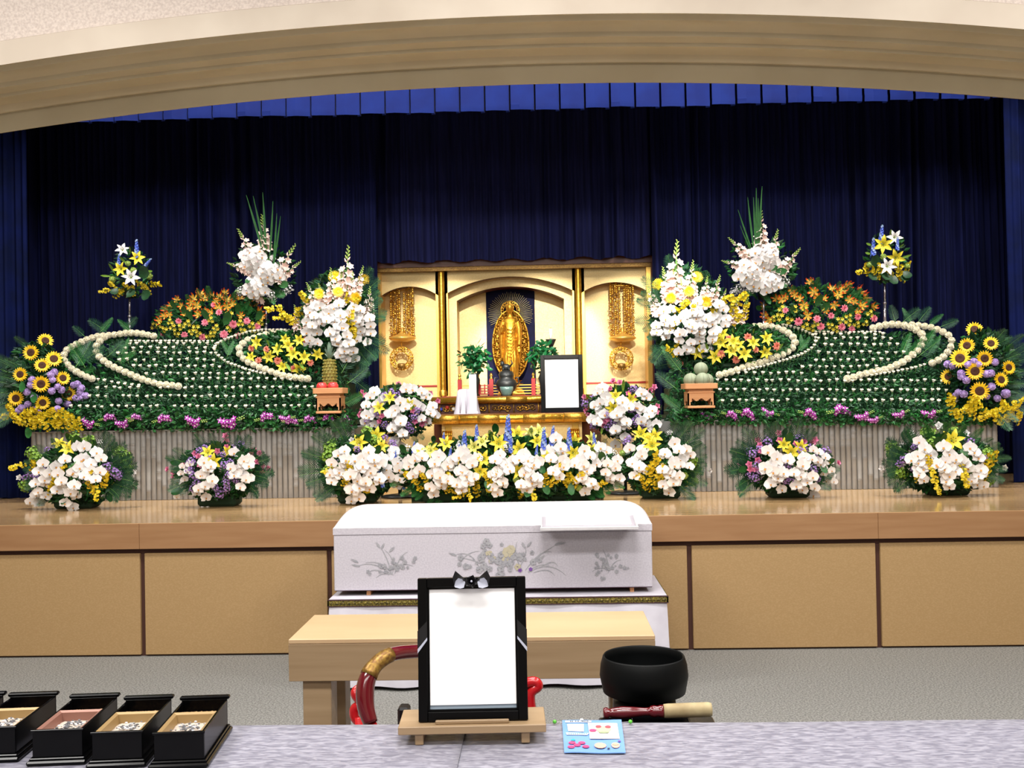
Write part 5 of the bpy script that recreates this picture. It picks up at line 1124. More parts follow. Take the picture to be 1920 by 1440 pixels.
b = MB()
for k, (n_, rr, zz) in enumerate([(14, .12, .0), (14, .11, .03)]):
    for i in range(n_): b.petal(.07, .06, i * 2 * pi / n_ + k * .2, 55, -50, 0, 3, .8, .4, r0=rr - .05, z0=dz - .06 + zz)
b.lathe([(.0, dz), (.09, dz), (.09, dz - .03), (.05, dz - .06), (.12, dz - .075), (.13, dz - .1), (.14, .02), (.14, 0), (0, 0)], 24); b.obj('lotus_base', m_gold, st, True)

# ------------------------------------------------------------------ hanging canopies and ring lanterns in the side bays
def hanging(px, side):
    Yh = YA + .16; c = P(px, 532, Yh); t = thing('hanging_ornament', c, 'tall gilt bead tassel canopy hanging in the ' + side + ' altar bay', 'altar ornament', None)
    hgt = c.z - P(px, 632, Yh).z; w = M_(21, Yh); b = MB(); b.tube([(-w, 0, 0), (-w * .4, -.01, -.02), (w * .4, -.01, -.02), (w, 0, 0)], .008, 6).tube([(0, 0, 0), (0, 0, .07)], .003, 6); b.ell((0, 0, 0), (.02, .02, .014), 8, 6); b.obj('bracket', m_goldfine, t, True)
    for s in (-1, -.55, 0, .55, 1): MB().tube([(s * w * .9, 0, -.005), (s * w, -.01, .012), (s * w * 1.08, -.012, .0)], .006, 6).ell((s * w, -.01, .008), .011, 6, 4).obj('hook', m_gold, t, True)
    rnd = random.Random(px)
    for k, (s, yy) in enumerate([(-1, 0), (-.8, .02), (-.6, -.03), (-.42, .01), (-.22, -.02), (.22, -.03), (.42, .01), (.6, 0), (.8, .02), (1, -.02)]):
        b = MB(); b.tube([(s * w, yy, 0), (s * w, yy, -hgt)], .0022, 4); z = -.02
        while z > -hgt:
            r_ = rnd.uniform(.009, .014); kind = rnd.random()
            if kind < .5: b.ell((s * w, yy, z), (r_ * 1.1, r_, r_), 7, 5)
            elif kind < .8: b.petal(.03, .03, rnd.uniform(0, 6.28), 10, -40, 0, 2, .8, .3, M=Matrix.Translation((s * w, yy, z))); b.petal(.03, .03, rnd.uniform(0, 6.28), -10, -40, 0, 2, .8, .3, M=Matrix.Translation((s * w, yy, z)))
            else: b.lathe([(.002, .01), (.014, -.006), (.01, -.012), (0, -.012)], 7, M=Matrix.Translation((s * w, yy, z)))
            z -= r_ * 1.7
        b.obj('bead_strand', m_goldfine, t, True)
    b = MB(); b.lathe([(.0, .10), (.014, .09), (.018, .06), (.035, .04), (.07, .02), (M_(24, Yh), .0), (M_(26, Yh), -.012), (M_(22, Yh), -.030), (.06, -.046), (0, -.05)], 28); b.obj('bell_dish', m_goldrail, t, True, loc=(0, 0, -hgt - .0))
    c2 = P(px, 672, Yh - .02); t = thing('hanging_lantern', c2, 'round openwork gilt lantern hanging in the ' + side + ' altar bay', 'altar ornament'); r = M_(21, Yh)
    MB().tube([(0, 0, r), (0, 0, P(px, 640, Yh).z - c2.z)], .004, 6).obj('chain', m_gold, t, True)
    b = MB()
    for f in (1.0, .62): b.tube([(r * f * cos(q * pi / 18), 0, r * f * sin(q * pi / 18)) for q in range(37)], .006, 6, cap=False)
    b.obj('ring_frame', m_gold, t, True)
    b = MB()
    for i in range(26):
        a_ = i * 2 * pi / 26; rr = r * (.82 + .06 * sin(i * 2.3)); x, z = rr * cos(a_), rr * sin(a_); ph = i * 1.7
        b.tube([(x + .021 * (1 - w / 7) * cos(ph + w), -.01, z + .021 * (1 - w / 7) * sin(ph + w)) for w in (0, 1, 2, 3, 4, 5)], [.005, .008, .008, .007, .006, .005], 5)
        b.ell((r * 1.02 * cos(a_ + .1), 0, r * 1.02 * sin(a_ + .1)), (.010, .007, .010), 6, 4)
    b.obj('scrollwork', m_goldfine, t, True)
    MB().lathe([(0, -.03), (.035, -.028), (.042, -.01), (.04, .012), (.03, .02), (.0, .022)], 20).obj('oil_cup', m_goldw, t, True, loc=(0, -.01, -r * .62))
hanging(753, 'left'); hanging(1165, 'right')

# ------------------------------------------------------------------ things on the altar
def shikimi(px, py, Y, zt_, label, seed):
    rnd = random.Random(seed); c = Vector((P(px, py, Y).x, Y, zt_)); t = thing('vase_of_leaves', c, label, 'potted plant')
    top = P(px, py + 28, Y).z - zt_; MB().lathe([(0, 0), (.045, 0), (.03, .02), (.035, top * .45), (.05, top * .7), (.03, top * .92), (.045, top), (.02, top)], 18).obj('vase', m_bronze, t, True)
    R0 = M_(31, Y); cc = Vector((0, 0, P(px, py, Y).z - zt_))
    for i in range(9):
        a_ = rnd.uniform(0, 6.28); MB().tube([(0, 0, top), cc + Vector((R0 * .5 * cos(a_), -.02, rnd.uniform(-.02, .08)))], .003, 5).obj('twig', g_stem, t)
    for i in range(230):
        z = 1 - 2 * (i + .5) / 230; r = sqrt(1 - z * z); a_ = i * 2.4; d = Vector((r * cos(a_), r * sin(a_) * .8, z)); p = c + cc + d * R0 * rnd.uniform(.3, .95)
        inst(LEAFS, 'glossy_leaf', t, p, Vector((rnd.uniform(-1, 1), rnd.uniform(-1, .3), rnd.uniform(-1, .6))), M_(13.5, Y) * rnd.uniform(.8, 1.3), (0, 1, .3), rnd.uniform(0, 6))
LEAFS = pr_leaf(mat('glossy_leaf', '#1f6a3a', .3, col2='#134a28', scale=7), 'glossy_leaf', .42)
shikimi(890, 672, YR - .10, zsh, 'vase of glossy green sprigs left of the buddha', 2); shikimi(1018, 668, YR - .10, zsh, 'vase of glossy green sprigs right of the buddha, behind frame', 3)
Yc = YR - .02; c = Vector((P(1034, 700, Yc).x, Yc, zsh)); t = thing('candle_stand', c, 'dark bronze candle stand with white candle at altar right', 'candlestick'); h = P(1034, 636, Yc).z - zsh
MB().lathe([(0, 0), (.05, 0), (.045, .02), (.015, .04), (.012, h * .4), (.022, h * .46), (.012, h * .52), (.011, h * .8), (.02, h * .86), (.045, h * .97), (.052, h), (.0, h - .004)], 20).obj('stand', m_bronze, t, True)
MB().tube([(0, 0, h), (0, 0, h + .10)], [.011, .014], 12).obj('candle', m_candle, t, True); MB().tube([(0, 0, h + .1), (0, 0, h + .115)], .0015, 4).obj('wick', m_black, t)
Yc = Yu + .12; c = Vector((P(950, 740, Yc).x, Yc, P(950, 742, Yu).z)); t = thing('incense_burner', c, 'dark bronze incense burner with lion lid on altar shelf', 'incense burner'); r = M_(20, Yc); h = P(0, 700, Yc).z - P(0, 740, Yc).z
MB().lathe([(0, 0), (r * .5, 0), (r * .55, h * .1), (r * .9, h * .35), (r, h * .55), (r * .85, h * .72), (r * .62, h * .8), (r * .68, h * .9), (r * .72, h), (0, h)], 24).obj('pot', m_bronze, t, True)
for s in (-1, 1): MB().tube([(s * r * .8, 0, h * .45), (s * r * 1.15, 0, h * .6), (s * r * 1.1, 0, h * .85), (s * r * .8, 0, h * .8)], .008, 6).obj('handle', m_bronze, t, True)
b = MB(); b.lathe([(r * .7, h), (r * .6, h * 1.12), (0, h * 1.2)], 20); b.ell((0, 0, h * 1.32), (r * .42, r * .3, h * .16), 10, 8); b.ell((-r * .35, -.01, h * 1.48), (r * .2, r * .2, h * .13), 8, 6); b.tube([(r * .35, 0, h * 1.35), (r * .6, 0, h * 1.5), (r * .45, 0, h * 1.65)], [.01, .009, .005], 6)
for s in (-1, 1): b.tube([(s * r * .25, -.015, h * 1.3), (s * r * .3, -.02, h * 1.15)], .008, 6)
b.obj('lion_lid', m_bronze, t, True)
Yc2 = Yu + .055; c = Vector((P(950, 740, Yc2).x, Yc2, P(950, 742, Yu).z)); t = thing('celadon_cup', c, 'small grey-green celadon incense cup before bronze burner', 'incense burner'); r = M_(13, Yc2); h = M_(17, Yc2)
MB().lathe([(0, 0), (r * .65, 0), (r * .72, h * .2), (r * .95, h * .6), (r, h), (r * .88, h), (r * .8, h * .4), (0, h * .35)], 24).obj('cup', m_celadon, t, True); MB().lathe([(0, h * .8), (r * .86, h * .8)], 20).obj('ash', m_ash, t)
# cloth-wrapped urn and white tablet
Yc = Yl + .2; z0 = P(960, 775, Yl).z; c = Vector((P(876, 775, Yc).x, Yc, z0)); t = thing('wrapped_urn_box', c, 'urn box wrapped in draped white cloth on altar table', 'urn'); w = M_(19, Yc); h = P(0, 730, Yc).z - P(0, 775, Yc).z
b = MB(); nn = 40
for j, (q, f) in enumerate([(0, 1.28), (.1, 1.22), (.35, 1.1), (.7, 1.0), (.9, .94), (1.0, .78), (1.03, .4), (1.0, 0)]):
    for i in range(nn):
        a_ = 2 * pi * i / nn; sq = 1 / max(abs(cos(a_)), abs(sin(a_))) ** .75; rr = w * f * sq * (1 + .05 * (1 - q) * sin(9 * a_ + 1)); b.v.append((rr * cos(a_), rr * sin(a_), h * q))
for j in range(7):
    for i in range(nn): b.f.append((j * nn + i, j * nn + (i + 1) % nn, (j + 1) * nn + (i + 1) % nn, (j + 1) * nn + i)); b.m.append(0)
b.obj('cloth', m_white, t, True)
for s in (-.5, 0, .45): MB().tube([(s * w, -w * .95, h * .98), (s * w * 1.05, -w * 1.05, h * .5), (s * w * 1.2, -w * 1.28, 0.01)], [.006, .010, .006], 6).obj('cloth_fold', m_white, t, True)
t = thing('memorial_tablet', Vector((P(887, 745, Yc - .12).x, Yc - .13, z0)), 'narrow plain white memorial tablet before wrapped urn box', 'tablet'); h2 = P(0, 703, Yc).z - P(0, 775, Yc).z
MB().box(-.033, .033, -.008, .008, .02, h2, 0, .003).obj('board', m_paper, t); MB().box(-.042, .042, -.02, .02, 0, .02, 0, .003).obj('foot', m_paper, t)
def frame(name, label, x, y, z, w, h, bw, tilt, t_in=.012, white=m_paper, rz=0, cat='picture frame'):
    t = thing(name, (x, y, z), label, cat, rz=rz); t.rotation_euler = (-radians(tilt), 0, rz)
    for nm, a in (('left_rail', (-w / 2, -w / 2 + bw, 0, h)), ('right_rail', (w / 2 - bw, w / 2, 0, h)), ('bottom_rail', (-w / 2 + bw, w / 2 - bw, 0, bw)), ('top_rail', (-w / 2 + bw, w / 2 - bw, h - bw, h))):
        MB().box(a[0], a[1], -.012, .014, a[2], a[3], 0, .0015).obj('frame_rail', m_blackmat, t)
    lip = bw * .22
    MB().box(-w / 2 + bw * .8, -w / 2 + bw + lip, -.006, .006, bw * .8, h - bw * .8).box(w / 2 - bw - lip, w / 2 - bw * .8, -.006, .006, bw * .8, h - bw * .8).box(-w / 2 + bw, w / 2 - bw, -.006, .006, bw * .8, bw + lip).box(-w / 2 + bw, w / 2 - bw, -.006, .006, h - bw - lip, h - bw * .8).obj('inner_lip', m_blackmat, t)
    MB().box(-w / 2 + .004, w / 2 - .004, .010, .018, .004, h - .004).obj('backing_board', m_blackmat, t)
    return t
Yf2 = Yl + .08; w = M_(79, Yf2); h = P(1054, 664, Yf2).z - P(1054, 771, Yf2).z
t = frame('memorial_portrait', 'black framed blank white portrait standing on the altar table', P(1053.5, 720, Yf2).x, Yf2, z0 + .001, w, h + .005, M_(7, Yf2), 4)
MB().box(-w / 2 + .03, w / 2 - .03, -.004, .008, .032, h - .04).obj('picture', m_paper, t)

# ================================================================== COFFIN ON ITS BIER
Yb0 = 5.95; zbt = .535; bx0, bx1 = P(617, 1120, Yb0).x, P(1250, 1120, Yb0).x; bw_ = bx1 - bx0; bc = (bx0 + bx1) / 2
t = thing('bier', (bc, Yb0, 0), 'bier draped in white satin with gold braid trim', 'bier')
b = MB(); W = bw_ / 2; D = .66; m_ = 26
outline = []; 
def per(k): return outline
pts2 = []; nx, ny = 40, 14
for i in range(nx): pts2.append((-W + 2 * W * i / nx, 0, 0, -1))
for i in range(ny): pts2.append((W, D * i / ny, 1, 0))
for i in range(nx): pts2.append((W - 2 * W * i / nx, D, 0, 1))
for i in range(ny): pts2.append((-W, D - D * i / ny, -1, 0))
N = len(pts2)
for j, (z, fl_) in enumerate([(zbt, 0), (zbt - .05, .004), (.4, .012), (.25, .022), (.12, .03), (.025, .034)]):
    for i, (x, y, ax, ay) in enumerate(pts2):
        g = fl_ * (1 + .55 * sin(i * .9) + .3 * sin(i * .37 + 1)); b.v.append((x + ax * g, y + ay * g, z + (0.004 * sin(i * .5) if j == 5 else 0)))
for j in range(5):
    for i in range(N): b.f.append(((j + 1) * N + i, (j + 1) * N + (i + 1) % N, j * N + (i + 1) % N, j * N + i)); b.m.append(0)
b.f.append(tuple(range(N))); b.m.append(0); b.obj('drape', m_white, t, True); autosmooth(t.children[-1], 50)
MB().box(-W - .008, W + .008, -.010, .0, zbt - .040, zbt - .008).box(W, W + .010, -.010, D, zbt - .040, zbt - .008).box(-W - .010, -W, -.010, D, zbt - .040, zbt - .008).obj('braid', m_braid, t)
MB().box(-W - .009, W + .009, -.011, -.001, zbt - .008, zbt - .003).box(-W - .009, W + .009, -.011, -.001, zbt - .045, zbt - .040).obj('braid_edge', m_maroon, t)
b = MB()
for i in range(60): b.ell((-W + 2 * W * (i + .5) / 60, -.012, zbt - .024), (.013, .004, .008), 6, 4)
o = b.obj('braid_knots', m_braid, t, True)
MB().box(-W + .03, W - .03, .05, D - .05, 0, .03).obj('base_frame', m_maroon, t)
# coffin
Yc0 = 6.03; cx0, cx1 = P(626, 1050, Yc0).x, P(1223, 1050, Yc0).x; cc_ = (cx0 + cx1) / 2; CW = (cx1 - cx0) / 2; CD = .50
z0c = P(930, 1104, Yc0).z; zl_ = P(930, 999, Yc0).z; zr_ = P(930, 986.5, Yc0).z
t = thing('coffin', (cc_, Yc0, zbt), 'white brocade coffin with silver flower embroidery', 'coffin'); q0 = z0c - zbt
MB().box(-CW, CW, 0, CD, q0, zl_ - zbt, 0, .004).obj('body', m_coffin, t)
for x in (-CW + .2, CW - .12, -.1):
    MB().box(x - .012, x + .012, .03, CD - .03, 0, q0).obj('foot', m_clay, t)
MB().box(-CW + .004, CW - .004, .006, CD - .006, q0 - .004, q0).obj('underside_edge', m_maroon, t)
b = MB(); nx, ny = 48, 20; Hl = .115; rb = zl_ - zbt + .001; rt = zr_ - zbt
def lidz(x, v):
    ex = CW + .003 - abs(x); e = min(1, ex / .17); kx = sqrt(max(0, 1 - (1 - e) ** 2)); kv = sin(pi * v) ** .7 if 0 < v < 1 else 0
    return rt + Hl * kx * kv
for j in range(ny + 1):
    v = .5 - .5 * cos(pi * j / ny)
    for i in range(nx + 1):
        x = (CW + .003) * sin((-1 + 2 * i / nx) * pi / 2); b.v.append((x, -.003 + (CD + .006) * v, lidz(x, v)))
k = nx + 1
for j in range(ny):
    for i in range(nx): b.f.append((j * k + i, j * k + i + 1, (j + 1) * k + i + 1, (j + 1) * k + i)); b.m.append(0)
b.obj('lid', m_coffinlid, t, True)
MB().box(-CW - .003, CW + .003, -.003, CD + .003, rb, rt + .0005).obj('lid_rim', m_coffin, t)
# embroidered grasses and blossoms on the front (flat relief)
eb = MB(); rnd = random.Random(4); ex0 = P(960, 1050, Yc0)
elay = [0.0]
def ePt(px, py): p = P(px, py, Yc0); elay[0] += .000006; return (p.x - cc_, -.0008 - elay[0], p.z - zbt)
def blade(pl, w, mi=0):
    P_ = [Vector(ePt(*q)) for q in pl]; n = 10; S2 = []
    for i in range(n + 1):
        s = i / n; a, c2, d = P_[0], P_[1], P_[2]; S2.append(a * (1 - s) ** 2 + c2 * 2 * s * (1 - s) + d * s * s)
    k = len(eb.v)
    for i, p in enumerate(S2):
        tt = (S2[min(i + 1, n)] - S2[max(i - 1, 0)]).normalized(); nn_ = Vector((-tt.z, 0, tt.x)) * w * (.25 + sin(pi * min(1, (i + 1) / (n + 1)))) * .5; eb.v += [tuple(p - nn_), tuple(p + nn_)]
    for i in range(n): eb.f.append((k + 2 * i, k + 2 * i + 1, k + 2 * i + 3, k + 2 * i + 2)); eb.m.append(mi)
def bloss(px, py, r, mi=0, n=5):
    c = Vector(ePt(px, py)); r = M_(r, Yc0); k0_ = rnd.uniform(0, 6)
    for i in range(n):
        a = k0_ + i * 2 * pi / n; k = len(eb.v); cc2 = c + Vector((cos(a), 0, sin(a))) * r * .55
        for j in range(7): eb.v.append(tuple(cc2 + Vector((cos(j * .9), 0, sin(j * .9))) * r * .42 + Vector((0, -.0004 * i, 0))))
        eb.f.append(tuple(range(k, k + 7))); eb.m.append(mi)
def plume(px, py, an, L=16):
    for i in range(6):
        a = an + (i - 2.5) * .13; s = L * (.7 + .3 * cos(i - 2.5)); blade([(px, py), (px + s * .5 * cos(a), py - s * .6 * sin(a)), (px + s * cos(a) * 1.1, py - s * sin(a) * .8)], .0035)
for pl in [((735, 1078), (725, 1040), (712, 1025)), ((735, 1078), (720, 1050), (685, 1055)), ((735, 1078), (700, 1048), (670, 1062)), ((735, 1078), (745, 1050), (720, 1030)), ((740, 1075), (748, 1040), (765, 1035)), ((740, 1076), (750, 1050), (775, 1062)), ((730, 1078), (700, 1062), (690, 1075)), ((738, 1078), (718, 1070), (705, 1084)),
           ((860, 1062), (870, 1035), (900, 1033)), ((900, 1068), (885, 1030), (855, 1040)), ((905, 1060), (890, 1048), (860, 1046)), ((970, 1070), (990, 1040), (985, 1025)), ((985, 1070), (1000, 1045), (1045, 1020)), ((990, 1072), (1010, 1055), (1030, 1060)), ((990, 1074), (1030, 1048), (1062, 1080)), ((1000, 1074), (1030, 1062), (1040, 1080)), ((980, 1070), (960, 1040), (970, 1015)), ((1000, 1050), (1020, 1030), (1035, 1035)), ((1010, 1066), (1040, 1045), (1045, 1062)), ((1140, 1075), (1150, 1050), (1165, 1050)), ((1140, 1070), (1128, 1060), (1110, 1072)), ((1140, 1070), (1140, 1045), (1130, 1030))]: blade(pl, .0055)
for px, py, an in [(712, 1028, 2.0), (675, 1062, 2.9), (715, 1030, 1.2), (672, 1055, 2.6), (856, 1042, 2.7), (984, 1028, 1.9), (988, 1026, 1.0), (1040, 1022, .5), (1046, 1020, .2), (1010, 1050, .8), (730, 1035, .9)]: plume(px, py, an)
for i in range(120):
    if i < 26: bloss(rnd.gauss(735, 22), rnd.gauss(1060, 9), rnd.uniform(2.5, 5))
    elif i < 86: bloss(rnd.gauss(935, 34), rnd.gauss(1052, 12), rnd.uniform(3.5, 7.5), 1 if i % 9 == 0 else 0)
    else: bloss(rnd.gauss(1140, 15), rnd.gauss(1062, 11), rnd.uniform(2, 4.5))
bloss(912, 1015, 7); bloss(906, 1024, 6); bloss(918, 1022, 6); bloss(952, 1035, 11, 1, 7); bloss(958, 1030, 9, 1, 7); bloss(975, 1069, 4, 2); bloss(995, 1067, 4, 2)
eb.v = [(max(-CW + .02, min(CW - .02, v[0])), v[1], v[2]) for v in eb.v]
for lo, hi in ((-9, P(795, 1050, Yc0).x - cc_), (P(795, 1050, Yc0).x - cc_, P(1095, 1050, Yc0).x - cc_), (P(1095, 1050, Yc0).x - cc_, 9)):
    e2_ = MB()
    for f_, m2 in zip(eb.f, eb.m):
        if lo <= eb.v[f_[0]][0] < hi: e2_.add([eb.v[i] for i in f_], [tuple(range(len(f_)))], m2)
    tag(e2_.obj('embroidered_spray', [m_embroid, m_embgold, m_embpurple], t), kind='stuff')
# condolence papers in a shallow tray lying on the lid
pa, pb = P(1014, 994, 5.84), P(1196, 990, 5.84); tray = thing('paper_tray', ((pa.x + pb.x) / 2, 5.84, .93), 'white tray of papers lying on right end of coffin lid', 'tray'); w = (pb.x - pa.x) / 2
tz = P(1100, 992, 5.84).z; tray.location.z = tz
dy, dz_ = .46, P(1100, 949, 6.30).z - tz; ln = sqrt(dy * dy + dz_ * dz_); tray.rotation_euler = (atan2(dz_, dy), 0, 0)
m_tray = mat('tray_plastic', '#bdb8c2', .3); MB().box(-w, w, 0, ln, 0, .006, 0, .002).obj('board', m_tray, tray); MB().box(-w - .004, w + .004, -.006, .004, -.006, .014, 0, .002).obj('front_lip', m_coffinlid, tray)
for s in (-1, 1): MB().box(s * (w - .004) - .003, s * (w - .004) + .003, 0, ln, .006, .02).obj('side_lip', m_paper, tray)
MB().box(-w + .03, w - .03, .05, ln - .1, .0065, .011, 0, .001).obj('paper_stack', m_paper, tray)
b = MB()
for i in range(5): b.box(-w + .06, w - .08 - .02 * (i % 2), .09 + i * .05, .093 + i * .05, .0112, .0118)
b.obj('ruled_lines', m_ribbonw, tray); b = MB()
for i in range(22): b.ell((-w + .05 + i * (2 * w - .12) / 21, ln - .06 + .006 * sin(i * 2), .0075), (.012, .008, .002), 6, 4, i % 2)
b.obj('printed_border', [m_peach, m_goldw], tray)

# ================================================================== CYPRESS TABLE
zt2 = .72; Yt = P(880, 1196, 4.15).y; pa = PZ(544, 1195.7, zt2); pb = PZ(1230, 1194.5, zt2); Yt = (pa.y + pb.y) / 2; x0t, x1t = pa.x, pb.x; Dt = PZ(900, 1149, zt2).y - Yt
t = thing('altar_bench', ((x0t + x1t) / 2, Yt, 0), 'long plain cypress table standing before the coffin', 'table'); W = (x1t - x0t) / 2; Ha = M_(79, Yt)
MB().box(-W, W, 0, Dt, zt2 - .02, zt2, 0, .003).obj('table_top', m_cypress, t)
MB().box(-W, W, 0, .02, zt2 - Ha, zt2 - .0205, 0, .002).obj('apron', m_cypress2, t); MB().box(-W, W, Dt - .02, Dt, zt2 - Ha, zt2 - .0205, 0, .002).obj('apron', m_cypress2, t)
for s in (-1, 1): MB().box(s * W - (.02 if s > 0 else 0), s * W + (.02 if s < 0 else 0), .02, Dt - .02, zt2 - Ha, zt2 - .0205, 0, .002).obj('apron', m_cypress2, t)
lw = M_(54, Yt)
for s in (-1, 1):
    for y in (.03, Dt - .03 - lw): xx = s * (W - .05 - lw / 2); MB().box(xx - lw / 2, xx + lw / 2, y, y + lw, 0, zt2 - Ha, 0, .003).obj('leg', m_cypress2, t)

# ================================================================== RED LACQUER CHAIR
Yk = 3.45; zA = P(780, 1228, Yk).z
def cp(px, py, Y): return P(px, py, Y)
kc = P(860, 1300, Yk); t = thing('folding_chair', (kc.x, Yk, 0), 'red lacquered round-backed priest chair behind front portrait', 'chair'); ko = t.location.copy()
def kt(pts, rad, nm, m, n=12, **k): return MB().tube([Vector(p) - ko for p in pts], rad, n, **k).obj(nm, m, t, True)
L_arm = [cp(695, 1356, Yk - .1), cp(686, 1325, Yk - .08), cp(685, 1290, Yk - .06), cp(694, 1262, Yk - .04), cp(712, 1240, Yk - .0), cp(738, 1226, Yk + .06), cp(780, 1221, Yk + .16), cp(830, 1219, Yk + .26), cp(885, 1219, Yk + .30), cp(935, 1219, Yk + .26), cp(955, 1226, Yk + .16), cp(968, 1242, Yk + .1), cp(974, 1262, Yk + .06), cp(975, 1290, Yk + .04)]
def smooth(pl, n=5):
    pl = [Vector(p) for p in pl]; out = []
    for i in range(len(pl) - 1):
        p0, p1, p2, p3 = pl[max(i - 1, 0)], pl[i], pl[i + 1], pl[min(i + 2, len(pl) - 1)]
        for k in range(n):
            s = k / n; out.append(.5 * ((2 * p1) + (-p0 + p2) * s + (2 * p0 - 5 * p1 + 4 * p2 - p3) * s * s + (-p0 + 3 * p1 - 3 * p2 + p3) * s ** 3))
    return out + [pl[-1]]
sm_ = smooth(L_arm); kt(sm_, [M_(13, Yk) + M_(4, Yk) * sin(min(1, i / 18) * pi) for i in range(len(sm_))], 'yoke_rail', m_darkred if False else mat('deep_red_lacquer', '#5e0e18', .16, coat=.7))
o = kt([p + Vector((0, -.002, .001)) for p in sm_[14:25]], [M_(14.5, Yk) + M_(4, Yk) * sin(min(1, (i + 14) / 18) * pi) for i in range(11)], 'gilt_mount', m_goldw)
for q in ([cp(700, 1284, Yk + .1), cp(672, 1292, Yk + .09), cp(666, 1302, Yk + .08), cp(676, 1318, Yk + .08), cp(664, 1330, Yk + .08), cp(668, 1350, Yk + .08), cp(690, 1356, Yk + .08)],): kt(smooth(q), M_(9, Yk), 'arm_scroll', m_brightred)
kt(smooth([cp(978, 1282, Yk), cp(1002, 1278, Yk), cp(1009, 1287, Yk), cp(999, 1295, Yk), cp(994, 1305, Yk), cp(996, 1330, Yk), cp(1003, 1352, Yk)]), M_(9.5, Yk), 'arm_scroll', m_brightred)
for px in (676, 1000): kt([cp(px, 1345, Yk + .05), Vector((cp(px, 1345, Yk).x, Yk + .0, .03))], .02, 'leg', m_brightred); kt([cp(px + (20 if px < 800 else -20), 1360, Yk - .1), Vector((cp(px, 1345, Yk).x, Yk + .45, .03))], .02, 'leg', m_brightred)
sx0, sx1 = cp(690, 1400, Yk).x - ko.x, cp(995, 1400, Yk).x - ko.x
MB().box(sx0, sx1, .02, .42, .42, .47, 0, .02).obj('seat', mat('black_leather', '#0c0a0d', .4), t); 
for y in (.0, .42): MB().tube([(sx0, y, .44), (sx1, y, .44)], .016, 8).obj('seat_rail', m_brightred, t, True)
MB().box(cp(740, 1345, Yk).x - ko.x, cp(762, 1345, Yk).x - ko.x, .06, .12, .45, cp(750, 1338, Yk).z, 0, .008).obj('cushion_roll', mat('black_leather', '#0c0a0d', .4), t)

# ================================================================== BELL BOWL, STAND, MALLET
zst = .675; Ys = 3.02; sxa, sxb = P(1128, 1350, Ys).x, P(1338, 1350, Ys).x
t = thing('bell_stand', ((sxa + sxb) / 2, Ys, 0), 'low black lacquer stand under the bell bowl', 'stand'); W = (sxb - sxa) / 2
MB().box(-W, W, 0, .11, zst - .03, zst, 0, .004).obj('front_shelf', m_black, t)
MB().box(-W + .02, W - .02, .02, .46, zst - .13, zst - .10, 0, .004).obj('lower_shelf', m_black, t)
MB().lathe([(.06, -.11), (.05, -.02), (.105, -.006), (.105, 0), (0, 0)], 32).obj('round_pad', m_black, t, True, loc=(P(1208.5, 1330, 3.30).x - t.location.x, .28, zst))
for s in (-1, 1):
    for y in (.02, .40): MB().box(s * (W - .04) - .02, s * (W - .04) + .02, y, y + .04, 0, zst - (.03 if y < .1 else .13), 0, .004).obj('leg', m_black, t)
Yw = 3.30; c = P(1208.5, 1330, Yw); r = M_(82, Yw); zr2 = P(1208, 1228, Yw).z; t = thing('bell_bowl', (c.x, Yw, zst), 'large dark bronze singing bowl open at the top', 'bell'); H = zr2 - zst
MB().lathe([(0, .04), (.18, .04), (.19, .0), (.17, 0)], 6) if False else None
MB().lathe([(0, .035), (r * .55, .035), (r * .74, .07), (r * .93, H * .38), (r * 1.0, H * .66), (r * .975, H * .85), (r * .925, H - .004), (r * .905, H), (r * .88, H - .003), (r * .90, H * .85), (r * .93, H * .6), (r * .85, H * .35), (r * .6, .06), (0, .05)], 64).obj('bowl', m_bowl, t, True)
MB().lathe([(r * .4, 0), (r * .66, .0), (r * .72, .02), (r * .70, .045), (r * .5, .05)], 40).obj('cushion', m_ribbon, t, True)
Ym = 3.08; a_, b_ = P(1131, 1337, Ym), P(1336, 1330, Ym - .01); t = thing('bell_mallet', (a_.x, a_.y, a_.z), 'wooden bell mallet with red handle and buff leather head', 'mallet'); d = b_ - a_; L = d.length
rest = MB().box(.0, L + .004, -.03, .04, zst - a_.z + .001, zst - a_.z + .030, 0, .004)
R_ = lambda px: M_(px, Ym)
prof_m = [(0, 0), (R_(8), 0), (R_(10), R_(3)), (R_(10), R_(8)), (R_(7.5), R_(11)), (R_(9), R_(20)), (R_(11), R_(35)), (R_(9.5), R_(55)), (R_(7), R_(78)), (R_(7.5), R_(86)), (R_(10), R_(89)), (R_(11), R_(95)), (R_(9.5), R_(101)), (R_(11), R_(105)), (R_(11.5), R_(112)), (0, R_(112))]
m4 = basis(d).to_4x4()
MB().lathe(prof_m, 24, M=m4).obj('handle', m_darkred, t, True)
MB().lathe([(0, R_(112.5)), (R_(12.5), R_(112.5)), (R_(13), R_(120)), (R_(13.2), L - R_(7)), (R_(11.5), L - R_(1.5)), (0, L)], 24, M=m4).obj('leather_head', m_leather, t, True)
t2 = thing('mallet_rest', (a_.x, Ym - .01, zst), 'black lacquer bar tray lying under the red-handled mallet', 'tray'); hz = a_.z - R_(13) - zst
MB().box(-.012, L + .006, -.035, .045, .0, hz - .002, 0, .004).obj('tray', m_black, t2)
for xx in (R_(60), L - R_(40)): MB().box(xx - .01, xx + .01, -.02, .03, hz - .004, hz, 0, .001).obj('cradle', m_black, t2)

